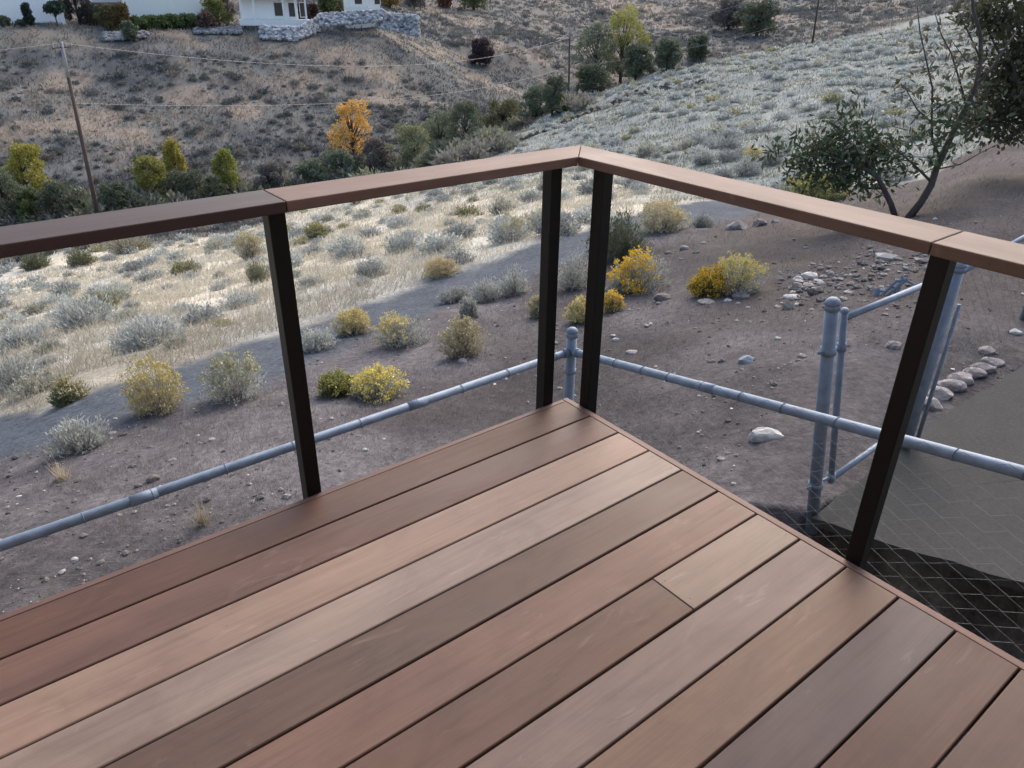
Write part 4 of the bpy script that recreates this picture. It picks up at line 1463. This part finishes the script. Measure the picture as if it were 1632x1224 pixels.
def tuft(px, py, wpx, hpx, label, col=((.50, .43, .31), (.40, .34, .25))):
    P, r = hit(px, py); d = np.linalg.norm(P - CAM)
    r2 = np.random.default_rng(int(px + py)); n = 90
    B = np.tile(P, (n, 1)) + r2.normal(size=(n, 3)) * np.array([1, 1, 0]) * wpx / FPX * d * .12
    ph = r2.random(n) * 2 * PI; sp = r2.random(n) * .8
    D = nrm(np.stack([np.cos(ph) * sp, np.sin(ph) * sp, np.ones(n)], -1))
    T = B + D * (hpx / FPX * d * (.5 + .6 * r2.random(n)))[:, None]
    o = link('grass_tuft', quads_mesh('grass_tuft', strips(B - P, T - P, .004, .001, r2), tones(n, col[0], r2, .2, col[1], .4), M_FOL), None, tuple(P))
    tag(o, label, 'grass tuft')


tuft(322, 836, 34, 42, 'straw coloured tuft between the fence rail and the deck edge')
tuft(102, 765, 34, 34, 'straw coloured tuft above the fence rail at the left')
tuft(815, 690, 26, 14, 'low dry tuft close to the deck edge left of the corner')
tuft(1052, 474, 34, 22, 'spiky dry tuft on the dark clod below the yellow bushes', ((.30, .26, .22), (.2, .17, .15)))
tuft(245, 535, 30, 14, 'thin straw tuft by the darkest sagebrush')


# ------------------------------------------------------------------ trees
def crown(lobes, leafs, size, col, alt, rng, droop=0.0, shell=.55):
    V = []; C = []
    for (c, rx, ry, rz_, w_) in lobes:
        n = int(leafs * w_)
        u = nrm(rng.normal(size=(n, 3)))
        rad = (1 - rng.random(n) ** 1.6 * shell)
        rad *= .62 + .8 * vnoise(u[:, 0] * 2.3 + c[0] * 3 + 9, u[:, 1] * 2.3 + u[:, 2] * 2 + 9, int(abs(c[2] * 97)) + 3)
        P = np.asarray(c) + u * rad[:, None] * np.array([rx, ry, rz_])
        D = u + rng.normal(size=(n, 3)) * .8 + np.array([0, 0, .25 - droop])
        L = size * (.6 + .8 * rng.random(n))
        V.append(leaves(P, D, L, L * .55, rng)); C.append(tones(n, np.array(col) * rng.uniform(.88, 1.12), rng, .25, alt, .3))
    return np.vstack(V), np.vstack(C)


def tree(px, py, wpx, hpx, col, alt, label, cat='tree', name='tree', group=None, nl=12, leafs=650, seed=0, trunk=.04, P=None, rmin=2.0, tcol=M_BARK, lean=0, top_col=None, open_=0.0):
    rng = np.random.default_rng(seed + int(px * 3 + py))
    if P is None:
        P, r = hit(px, py, rmin)
    d = np.linalg.norm(P - CAM)
    Wm = wpx / FPX * d; Hm = hpx / FPX * d * 1.03
    root = empty(name, tuple(P), 0, label, cat, group)
    ctr = []
    nc = 24
    skew = rng.uniform(-.25, .25)
    for k in range(nc):
        t = ((k + .5) / nc) ** .85
        an = k * 2.4 + rng.uniform(-.6, .6)
        env = (.30 + .70 * math.sin(PI * min(1, .16 + t * .80))) * rng.uniform(.72, 1.12)
        rr = Wm * .5 * env * math.sqrt(rng.uniform(.15, 1)) * .86
        zc = Hm * (trunk + (1 - trunk) * min(.93, .08 + .86 * t + rng.uniform(-.05, .04)))
        s_ = rng.uniform(.6, 1.25)
        ctr.append((np.array([math.cos(an) * rr + lean * zc + skew * Wm * t * .5, math.sin(an) * rr, zc]), Wm * .125 * s_, Wm * .125 * s_, Hm * (1 - trunk) * .095 * s_, s_ * .42))
    size = max(.05, d * .0024)
    mb = MB()
    mb.tube([(0, 0, -.3), (lean * Hm * .2, 0, Hm * .25), (lean * Hm * .5, .02 * Hm, Hm * .55), (lean * Hm * .8, 0, Hm * .85)], [Wm * .035, Wm * .028, Wm * .018, Wm * .006], 7)
    for c, *_ in ctr:
        z0 = c[2] * .55
        mb.tube([(lean * z0, 0, z0), ((c[0] + lean * z0) * .5, c[1] * .5, z0 + (c[2] - z0) * .45), tuple(c)], [Wm * .013, Wm * .009, Wm * .003], 5)
    mb.build('trunk', tcol, root, smooth=True)
    V, C = crown(ctr, leafs, size, col, alt, rng)
    if top_col is not None:
        f = sstep(.35, .7, V[:, :, 2].mean(1) / Hm)
        C = C * (1 - f[:, None]) + np.array(top_col) * (.8 + .4 * rng.random((len(C), 1))) * f[:, None]
    link('crown', quads_mesh('crown', V, C, M_FOL), root)
    return root


GOLD = ((.60, .36, .09), (.68, .45, .15)); OL = ((.21, .22, .12), (.26, .26, .15)); DG = ((.135, .155, .10), (.17, .185, .125))
YG = ((.36, .34, .07), (.44, .38, .08)); GG = ((.16, .185, .12), (.21, .225, .15)); BR = ((.17, .155, .14), (.21, .185, .165))
tree(566, 268, 74, 92, *GOLD, 'bright orange gold tree in the ravine, the only one', name='gold_tree', leafs=500, trunk=.15, top_col=None)
tree(48, 318, 66, 68, *YG, 'yellow crowned tree farthest left in the ravine', name='yellow_tree')
tree(248, 322, 56, 62, (.24, .24, .07), (.32, .29, .08), 'dull yellow round tree in the ravine left of the taller one', name='yellow_tree')
tree(285, 300, 38, 64, (.40, .34, .08), (.44, .36, .10), 'narrow yellow tree standing behind the dull round one', name='yellow_tree')
tree(370, 310, 40, 62, (.26, .28, .07), (.33, .32, .08), 'small lime yellow tree left of the orange gold tree', name='yellow_tree')
tree(108, 350, 60, 50, *DG, 'dark green shrub tree left of the leaning pole foot', name='green_tree')
tree(15, 350, 70, 66, *DG, 'dark green tree at the left under the yellow crown', name='green_tree')
tree(60, 352, 44, 40, (.10, .13, .05), (.14, .16, .07), 'mid green tree low above the dark rail, leftmost', name='green_tree')
tree(185, 340, 56, 40, *DG, 'dark green shrub tree right of the leaning pole foot', name='green_tree')
tree(300, 325, 66, 44, *DG, 'dark green shrub tree between the yellow trees', name='green_tree')
tree(350, 322, 40, 34, *OL, 'olive shrub tree under the lime yellow tree', name='green_tree')
tree(430, 312, 56, 44, *BR, 'brownish bare shrub tree between lime and gold trees', name='bare_tree')
tree(500, 300, 60, 40, *GG, 'grey green shrub tree left of the gold tree base', name='green_tree')
tree(548, 292, 60, 48, *GG, 'grey green shrub tree in front of the gold tree', name='green_tree')
tree(610, 282, 66, 56, *BR, 'greyish bare shrub tree right of the gold tree', name='bare_tree')
tree(660, 272, 72, 66, *OL, 'olive green tree behind the left rail right of the gold tree', name='green_tree')
tree(702, 262, 74, 76, *GG, 'tall grey green tree in the middle of the ravine thicket', name='green_tree', leafs=500)
tree(742, 240, 66, 70, *DG, 'dark green tree at the right end of the ravine thicket', name='green_tree')
tree(800, 215, 86, 50, (.17, .16, .08), (.20, .19, .10), 'low olive brown trees spreading behind the pale ridge', name='green_tree')
tree(855, 190, 66, 46, *GG, 'grey green tree left of the middle pole', name='green_tree')
tree(880, 186, 60, 56, *DG, 'dark tree directly left of the middle pole', name='green_tree')
tree(700, 235, 70, 44, *OL, 'olive tree peeping over the ravine thicket', name='green_tree')
tree(948, 140, 74, 84, *GG, 'grey green left half of the big tree pair on the ridge line', name='green_tree', leafs=500)
tree(988, 135, 78, 98, (.15, .16, .07), (.20, .20, .09), 'largest tree with lime yellow crown on the ridge line', name='yellow_tree', leafs=620, top_col=(.38, .37, .10))
tree(945, 150, 60, 40, *DG, 'dark shrub tree under the big tree pair', name='green_tree')
tree(1012, 128, 50, 46, *DG, 'dark green bush tree right under the largest tree', name='green_tree')
tree(1062, 112, 46, 40, *DG, 'dark round tree right of the largest tree', name='green_tree')
tree(1110, 95, 44, 30, *DG, 'small dark tree farther right along the ridge line', name='green_tree')
tree(765, 105, 40, 34, (.09, .06, .07), (.12, .08, .09), 'purple brown bush on the opposite hillside', name='purple_tree')
tree(1205, 60, 70, 44, *DG, 'dark thicket tree beyond the right ridge', name='green_tree')
tree(1160, 48, 60, 38, *BR, 'brown bare thicket tree beyond the right ridge', name='bare_tree')


def gully_brush():
    r2 = np.random.default_rng(67)
    px = np.array([-40, 60, 150, 300, 430, 560, 640, 740, 800, 880, 960]); py = np.array([345, 345, 338, 320, 306, 290, 276, 250, 222, 190, 160])
    items = []
    for k in range(150):
        x_ = r2.uniform(-40, 930); y_ = float(np.interp(x_, px, py)) + r2.normal() * 7
        P, r = hit(x_, y_, 40)
        if r > 190: continue
        items.append((P[0], P[1], r, float(r2.uniform(1.8, 4.2)) * (1.25 if r > 100 else 1), int(r2.integers(6))))
    merged('gully_brush', items, 'low olive and grey brush filling the ravine bottom between the trees', 'brush', [(.23, .24, .16), (.26, .255, .20), (.19, .20, .15), (.28, .26, .22), (.24, .26, .19), (.27, .265, .17)])


gully_brush()


# the leafy small tree at the right
def right_tree():
    P, r = hit(1440, 348)
    root = empty('small_leafy_tree', tuple(P), 0, 'small twisted tree with dark leaves and thin forked trunk above the right rail', 'tree')
    d0 = np.linalg.norm(P - CAM)
    rng = np.random.default_rng(3)

    def W_(px, py, dd=0.0):
        return at_d(px, py, d0 + dd) - P
    mb = MB()
    k = d0 / FPX
    trunks = [([(1428, 350, 0), (1420, 325, -.1), (1408, 300, -.15), (1398, 282, -.2), (1375, 268, -.3), (1352, 262, -.35), (1325, 250, -.4)], 9),
              ([(1446, 350, 0), (1468, 322, .05), (1484, 295, .1), (1492, 270, .1), (1508, 235, .12), (1524, 200, .15), (1540, 170, .2), (1556, 135, .2), (1563, 95, .25), (1563, 55, .3), (1552, 20, .3), (1548, -20, .3)], 11),
              ([(1398, 282, -.2), (1378, 250, -.25), (1352, 225, -.2), (1330, 205, -.2)], 5),
              ([(1408, 300, -.15), (1385, 300, .1), (1368, 292, .2), (1350, 282, .3)], 4),
              ([(1484, 290, .1), (1462, 268, 0), (1440, 248, -.1), (1415, 228, -.15)], 4),
              ([(1500, 255, .1), (1486, 225, 0), (1485, 190, 0), (1486, 140, 0), (1476, 95, 0), (1466, 50, 0), (1462, 10, 0)], 3.5),
              ([(1485, 195, 0), (1462, 175, -.1), (1448, 150, -.1), (1440, 135, -.1)], 2.5),
              ([(1540, 170, .2), (1530, 130, .1), (1516, 85, 0), (1500, 55, 0), (1490, 20, 0)], 3),
              ([(1563, 95, .25), (1545, 55, .1), (1530, 25, .1), (1520, 0, 0)], 2.5),
              ([(1556, 135, .2), (1580, 110, .3), (1600, 80, .4), (1620, 50, .5)], 4),
              ([(1492, 270, .1), (1530, 262, .3), (1560, 245, .5), (1600, 225, .6)], 2.2)]
    for pts, w_ in trunks:
        n = len(pts)
        mb.tube([W_(*p) for p in pts], [k * w_ / 2 * (1 - .65 * i / (n - 1)) for i in range(n)], 7)
    clusters = []   # px,py,wpx,hpx,density
    clusters += [(1232, 236, 26, 24, 1.0), (1262, 216, 22, 10, .35), (1290, 240, 40, 34, 1.0), (1282, 262, 40, 36, 1.0), (1318, 258, 52, 46, 1.6), (1352, 268, 52, 40, 1.5), (1345, 235, 46, 40, 1.1),
                 (1330, 200, 38, 28, .7), (1358, 172, 26, 26, .8), (1382, 215, 40, 30, .8), (1388, 250, 50, 34, 1.1), (1405, 232, 40, 26, .7), (1400, 262, 40, 24, .8), (1340, 285, 40, 18, .9),
                 (1372, 300, 30, 26, .6), (1395, 298, 40, 22, .5), (1430, 235, 40, 30, .5), (1450, 262, 40, 30, .4), (1478, 215, 30, 26, .35), (1520, 180, 46, 50, .7), (1505, 215, 40, 34, .5), (1500, 250, 26, 26, .4)]
    sparse = [(1440, 140, 36, 34, .30), (1475, 120, 44, 40, .16), (1510, 85, 44, 36, .22), (1530, 60, 40, 34, .14), (1470, 60, 40, 34, .08), (1535, 120, 36, 40, .22), (1455, 200, 40, 30, .12), (1515, 25, 40, 30, .12), (1555, 195, 30, 24, .3), (1485, 165, 30, 40, .12)]
    V = []; C = []
    for lst, col, alt in ((clusters, (.052, .075, .040), (.085, .11, .065)), (sparse, (.13, .11, .075), (.085, .09, .055))):
        for (px, py, wp, hp, dn) in lst:
            c = W_(px, py, rng.uniform(-.25, .25))
            n = int(118 * dn * (wp * hp) / 1000)
            u = rng.normal(size=(n, 3)) * .42
            off = u[:, :1] * CR * wp * k + u[:, 1:2] * CU * hp * k + u[:, 2:3] * CF * wp * k
            Pp = c + off
            D = rng.normal(size=(n, 3)) * .7 + np.array([0, 0, -.35])
            L = k * 11 * (.7 + .6 * rng.random(n))
            V.append(leaves(Pp, D, L, L * .36, rng)); C.append(tones(n, col, rng, .3, alt, .3))
            m = max(2, n // 16)          # twigs through the cluster
            A = c + rng.normal(size=(m, 3)) * .2 * wp * k; B = A + (rng.normal(size=(m, 3)) * .4 + np.array([0, 0, .25])) * wp * k
            V.append(strips(A, B, k * 1.6, k * .8, rng)); C.append(tones(m, (.06, .05, .04), rng, .2))
    mb.build('trunk', M_BARK, root, smooth=True)
    link('crown', quads_mesh('crown', np.vstack(V), np.vstack(C), M_FOL), root)
    # denser tree behind it at the very edge
    P2 = P + np.array([CR[0], CR[1], 0]) * 2.9 + np.array([CF[0], CF[1], 0]) * 1.6
    P2[2] = gz(P2[0], P2[1])
    root2 = empty('dense_tree', tuple(P2), 0, 'dense dark olive tree cut off by the right edge', 'tree')
    mb = MB(); mb.tube([(0, 0, -.2), (.05, 0, 1.0), (.0, .1, 2.2), (-.1, 0, 3.4)], [.11, .09, .06, .03], 8)
    d2 = np.linalg.norm(P2 - CAM); k2 = d2 / FPX
    lob = []
    for px, py, wp, hp, dn in ((1612, 150, 90, 120, 1.6), (1600, 190, 70, 60, .9), (1570, 165, 60, 90, .6), (1625, 70, 80, 100, 1.4), (1585, 30, 80, 40, .8), (1560, 20, 60, 26, .45), (1660, 130, 90, 150, 1.5), (1650, 20, 110, 80, 1.3), (1600, 110, 60, 60, .6), (1700, 90, 110, 180, 1.5), (1640, -60, 120, 100, 1.2), (1545, 190, 40, 40, .3)):
        c = at_d(px, py, d2 + rng.uniform(-.4, .4)) - P2
        lob.append((c, wp * k2 * .5, wp * k2 * .5, hp * k2 * .5, dn))
        mb.tube([(0, 0, 1.2), tuple(c * np.array([.5, .5, .6])), tuple(c)], [.04, .025, .008], 5)
    V, C = crown(lob, 800, k2 * 6.5, (.085, .088, .050), (.12, .115, .072), rng, .3, shell=.9)
    mb.build('trunk', M_BARK, root2, smooth=True)
    link('crown', quads_mesh('crown', V, C, M_FOL), root2)


right_tree()

# ------------------------------------------------------------------ utility poles and wires
WP = {}


def upole(key, px_b, py_b, px_t, py_t, rdist, wpx, label, grey=.0, H=None):
    dt = ray(px_t, py_t); db = ray(px_b, py_b)
    b = CAM + db * rdist / math.hypot(db[0], db[1]); t = CAM + dt * rdist / math.hypot(dt[0], dt[1])
    gzb = gz(b[0], b[1])
    root = empty('utility_pole', (b[0], b[1], min(gzb, b[2])), 0, label, 'utility pole')
    base = np.array([b[0], b[1], min(gzb, b[2]) - .5])
    k = rdist / FPX * wpx / 2
    ax = (t - base)
    cut = base + ax * (1 - grey)
    rt = np.array(root.location)
    mb = MB(); mb.tube([base - rt, cut - rt], [k * 1.2, k * .9], 8)
    if grey <= 0: pass
    mb.build('shaft', M_POLE, root, smooth=True)
    if grey > 0:
        mb = MB(); mb.tube([cut - rt, t - rt], [k * .88, k * .75], 8); mb.build('top_section', M_POLE_TOP, root, smooth=True)
    side = nrm(np.array([CR[0] * .25 + CF[0], CR[1] * .25 + CF[1], 0]))
    a_ = t - rt - np.array([0, 0, .35])
    mb = MB(); mb.tube([a_ - side * .8, a_ + side * .8], .05, 4); mb.build('crossarm', M_POLE, root)
    for s in (-.75, -.3, .3, .75):
        mb = MB(); mb.tube([a_ + side * s, a_ + side * s + np.array([0, 0, .25])], .05, 6); mb.build('insulator', M_POLE_TOP, root)
    WP[key] = (t, side)
    return t, base


t1, b1 = upole('a', 155, 345, 97, 66, 61, 5.2, 'tall leaning brown pole with grey top, nearest, at the left', .16)
t2, b2 = upole('b', 906, 170, 908, 58, 128, 2.8, 'thin dark pole in the middle behind the pale ridge')
t3, b3 = upole('c', 1298, 56, 1310, -34, 165, 2.6, 'far pole rising out of the picture at the top right')


def wire(A, B, sag, name, label, r=.009):
    A = np.asarray(A); B = np.asarray(B)
    pts = []
    for k in range(25):
        s = k / 24
        p = A + (B - A) * s; p = p - np.array([0, 0, sag * 4 * s * (1 - s)])
        pts.append(p)
    c = pts[0].copy()
    mb = MB(); mb.tube([p - c for p in pts], [r * (1 + 1.2 * np.linalg.norm(p - CAM) / 100) for p in pts], 4)
    o = mb.build(name, M_WIREP, None, loc=tuple(c))
    tag(o, label, 'power line')


M_WIREP = simple('pale_cable', (.22, .22, .22), .6, var=.05)
wire(t1 - np.array([0, 0, .1]), t2 - np.array([0, 0, .1]), 2.6, 'power_line', 'upper sagging cable from the left pole to the middle pole')
wire(t1 * .72 + b1 * .28, t2 * .6 + b2 * .4, 2.0, 'power_line', 'lower sagging cable from the left pole to the middle pole')
wire(t2 - np.array([0, 0, .1]), t3 - np.array([0, 0, .1]), 1.2, 'power_line', 'upper cable from the middle pole to the far pole')
wire(t2 * .6 + b2 * .4, t3 * .6 + b3 * .4, 1.2, 'power_line', 'lower cable from the middle pole to the far pole')
LB = t1 + (t1 - t2) * .6
wire(LB, t1 - np.array([0, 0, .1]), 1.2, 'power_line', 'cable leaving the left pole out of the picture')

# ------------------------------------------------------------------ houses on the far terrace
M_WHITE = simple('white_siding', (.90, .88, .85), .7, var=.04, scale=3)
M_CREAM = simple('cream_siding', (.88, .85, .77), .7, var=.04, scale=3)
M_PALEB = simple('pale_blue_siding', (.70, .72, .74), .7, var=.04, scale=3)
M_TRIM = simple('white_trim', (.78, .78, .76), .6, var=.03)
M_ROOF = simple('grey_shingle', (.16, .165, .17), .9, var=.2, scale=6)
M_GLASS = simple('dark_window', (.03, .035, .04), .15, var=.1)
M_DOOR = simple('garage_door', (.84, .82, .76), .6, var=.03)


def house(px0, px1, pyb, rdist, depth, H, wallm, label, roofh=2.0, wins=(), porch=None, garage=None, lift=0.0):
    d0 = ray(px0, pyb); d1 = ray(px1, pyb)
    A = CAM + d0 * rdist / math.hypot(d0[0], d0[1]); B = CAM + d1 * rdist / math.hypot(d1[0], d1[1])
    zb = min(A[2], B[2])
    v = (B - A)[:2]; L = np.linalg.norm(v); ang = math.atan2(v[1], v[0])
    root = empty('house', (A[0], A[1], zb), ang, label, 'house')
    mb = MB(); mb.box(0, L, 0.0, depth, -3, H)
    # clapboard lines
    for i in range(int(H / .3)):
        mb.box(.0, L, -.012, -.002, i * .3, i * .3 + .27)
    mb.build('wall', wallm, root)
    mb = MB(); o_ = .5
    mb.add([(-o_, -o_, H), (L + o_, -o_, H), (L + o_, depth + o_, H), (-o_, depth + o_, H), (-o_ + 1.5, depth / 2, H + roofh), (L + o_ - 1.5, depth / 2, H + roofh),
            (-o_, -o_, H + .004), ],
           [(3, 2, 1, 0), (0, 1, 5, 4), (1, 2, 5), (2, 3, 4, 5), (3, 0, 4)])
    mb.build('roof', M_ROOF, root)
    for (x, z, w_, h_) in wins:
        mb = MB(); mb.box(x, x + w_, -.09, -.015, z, z + h_)
        f = mb.build('window', M_TRIM, root)
        mb = MB(); mb.box(x + .1, x + w_ - .1, -.11, -.091, z + .1, z + h_ - .1)
        mb.build('pane', M_GLASS, f)
    if garage:
        for (x, z, w_, h_) in garage:
            mb = MB(); mb.box(x, x + w_, -.06, -.014, z, z + h_)
            n = 4
            for i in range(n):
                mb.box(x + w_ * i / n + .05, x + w_ * (i + 1) / n - .05, -.09, -.061, z + .1, z + h_ - .1)
            mb.build('garage_door', M_DOOR, root)
    if porch:
        xs_, dp, hp_ = porch
        for x in xs_:
            mb = MB(); mb.box(x - .11, x + .11, -dp - .11, -dp + .11, -.6, hp_)
            mb.box(x - .16, x + .16, -dp - .16, -dp + .16, hp_ - .15, hp_ - .001)
            mb.build('porch_post', M_TRIM, root)
        mb = MB(); mb.box(xs_[0] - .4, xs_[-1] + .4, -dp - .4, -.1, hp_, hp_ + .25); mb.build('porch_roof', M_ROOF, root)
        mb = MB(); mb.box(xs_[0] - .4, xs_[-1] + .4, -dp - .3, -.1, -.8, -.02); mb.build('porch_floor', M_TRIM, root)
    return root


house(-130, 106, 41, 127, 9, 6.5, M_WHITE, 'large plain white house at the top left corner', wins=[(6, 4.2, 1.6, 1.2), (15, 4.6, 1.6, 1.2)])
house(150, 200, 40, 134, 8, 6.0, M_PALEB, 'pale blue narrow house wing beside the white house', wins=[(2, 3.8, 1.2, 1.3)], porch=([.6, 2.6, 4.4], 1.2, 2.7))
house(200, 324, 30, 128, 9, 5.6, M_CREAM, 'cream house with wide panelled front behind the green hedge', garage=[(.4, .0, 5.6, 2.5), (6.6, 0, 5.6, 2.5)])
house(385, 476, 30, 126, 8, 3.4, M_WHITE, 'white porch house with grey roof above the stone wall', wins=[(4.6, .3, 1.5, 1.9), (6.6, .2, 1.2, 2.0), (8.2, .2, 1.0, 2.0)], porch=([.1, 1.9, 5.9, 7.6, 9.0], 1.6, 2.75), lift=.5)
house(548, 606, 12, 131, 8, 5, M_CREAM, 'small cream house front with pale columns right of the porch house', wins=[(1.6, .4, 1.3, 1.6), (4.6, .4, 1, 1.6)], porch=([.8, 2.9, 3.9], 1.2, 2.9))


# stone retaining walls
def rock_wall(bands, label, seed, mat):
    rg_ = np.random.default_rng(seed)
    V = []; F = []; n = 0; org = None
    for (x0, x1, t0, b0, t1_, b1_) in bands:
        m = int((x1 - x0) * 9)
        rb_ = 118
        for i in range(m):
            u = (i // 24 * 24 + rg_.random() * 24) / m; v_ = rg_.random()
            u = min(u, 1)
            px = x0 + (x1 - x0) * u
            top = t0 + (t1_ - t0) * u; bot = b0 + (b1_ - b0) * u
            dd_ = ray(px, top + (bot - top) * v_)
            if i % 24 == 0:
                _, rb_ = hit(px, bot + 1, 100)
                rb_ = min(max(rb_, 108), 124)
            rr_ = rb_ + 1.6 * (1 - v_) + rg_.uniform(-.5, .5)
            P = CAM + dd_ * rr_ / math.hypot(dd_[0], dd_[1])
            if org is None: org = P.copy()
            s = rg_.uniform(.14, .42)
            vv = rock_verts(s, s * .8, s * .75, int(rg_.integers(1e6)), ICO1) + P + np.array([0, 0, s * .25]) - org
            V += vv.tolist(); F += [[q + n for q in f] for f in ICO1[1]]; n += len(vv)
    mb = MB(); mb.add(V, F)
    tag(mb.build('stone_wall', mat, None, loc=tuple(org)), label, 'stone wall')


M_WALLROCK2 = simple('grey_wall_stone', (.19, .19, .195), .9, var=.5, scale=1.1)
M_WALLROCK = simple('pale_wall_stone', (.36, .36, .37), .9, var=.55, scale=1.1)
rock_wall([(415, 475, 42, 62, 44, 66), (475, 510, 44, 66, 26, 50), (505, 610, 24, 44, 16, 34), (600, 668, 18, 44, 26, 60)], 'bright dry stone retaining wall below the porch house', 3, M_WALLROCK)
rock_wall([(310, 385, 46, 54, 44, 54)], 'short low stone wall left of the bright retaining wall', 5, M_WALLROCK2)
rock_wall([(165, 235, 54, 66, 52, 60)], 'tumbled pale stones below the pale blue wing', 7, M_WALLROCK2)


def gshrub(px, py, wpx, hpx, col, alt, label, name='garden_shrub', cat='shrub', leafs=260, trunk=.05, nl=6, group=None):
    return tree(px, py, wpx, hpx, col, alt, label, cat, name, group, nl=nl, leafs=leafs, trunk=trunk, rmin=100)


G1 = ((.09, .13, .05), (.13, .17, .07))
gshrub(92, 42, 26, 26, (.05, .08, .055), (.07, .10, .07), 'umbrella shaped dark green tree before the white house', 'garden_tree', 'tree', trunk=.55)
gshrub(48, 42, 10, 24, (.05, .07, .06), (.07, .09, .07), 'slim dark conifer before the white house', 'conifer', 'tree')
gshrub(8, 41, 16, 9, *DG, 'low dark shrub before the white house at the very left')
gshrub(33, 42, 9, 5, *DG, 'tiny dark shrub left of the slim conifer')
gshrub(128, 42, 44, 62, (.055, .045, .042), (.075, .06, .055), 'dark brown bare tree between white house and blue wing', 'bare_tree', 'tree', leafs=520)
gshrub(155, 42, 34, 22, *DG, 'dark shrub at the foot of the brown tree')
gshrub(176, 46, 30, 26, (.16, .14, .07), (.20, .17, .09), 'olive brown shrub left of the hedge')
gshrub(195, 50, 28, 32, (.17, .12, .05), (.2, .15, .06), 'rusty brown shrub at the left end of the hedge')
for i, (px, w_) in enumerate(((218, 34), (238, 34), (258, 34), (278, 34), (298, 36))):
    gshrub(px, 48 - i, w_, 15, *G1, 'bright green hedge bush in the row before the cream house', 'hedge_bush', group='hedge bushes before the cream house')
gshrub(210, 66, 22, 22, *DG, 'lone green shrub below the hedge on the stones')
gshrub(330, 50, 30, 22, (.13, .09, .075), (.16, .11, .09), 'reddish brown shrub right of the hedge')
gshrub(350, 42, 38, 34, (.20, .21, .07), (.26, .26, .09), 'round yellow green shrub left of the porch house')
gshrub(362, 34, 24, 30, *BR, 'brown shrub behind the yellow green one', leafs=300)
gshrub(414, 42, 34, 22, (.10, .055, .055), (.14, .08, .075), 'round dark red bush before the porch posts', 'red_bush')
gshrub(452, 40, 34, 16, *DG, 'dark green bush between the two red bushes')
gshrub(482, 40, 36, 26, (.075, .045, .045), (.11, .07, .065), 'second dark red bush right of the porch', 'red_bush')
gshrub(500, 36, 26, 22, (.08, .05, .045), (.11, .07, .06), 'small maroon bush at the end of the porch bushes', 'red_bush')
gshrub(520, 24, 30, 28, *G1, 'mid green shrub before the small cream house, left')
gshrub(543, 22, 28, 26, *OL, 'olive shrub before the small cream house')
gshrub(622, 12, 44, 26, (.26, .17, .05), (.30, .2, .06), 'ochre shrub right of the small cream house', 'ochre_bush')
gshrub(660, 14, 40, 24, *BR, 'brown shrub right of the ochre one')
gshrub(710, 12, 26, 22, (.16, .07, .05), (.2, .1, .06), 'rust red shrub near the top middle', 'red_bush')
gshrub(755, 16, 60, 34, (.11, .13, .06), (.15, .17, .08), 'green tree cut by the top edge near the middle', 'garden_tree', 'tree')

print('quads done; objects', len(bpy.data.objects))
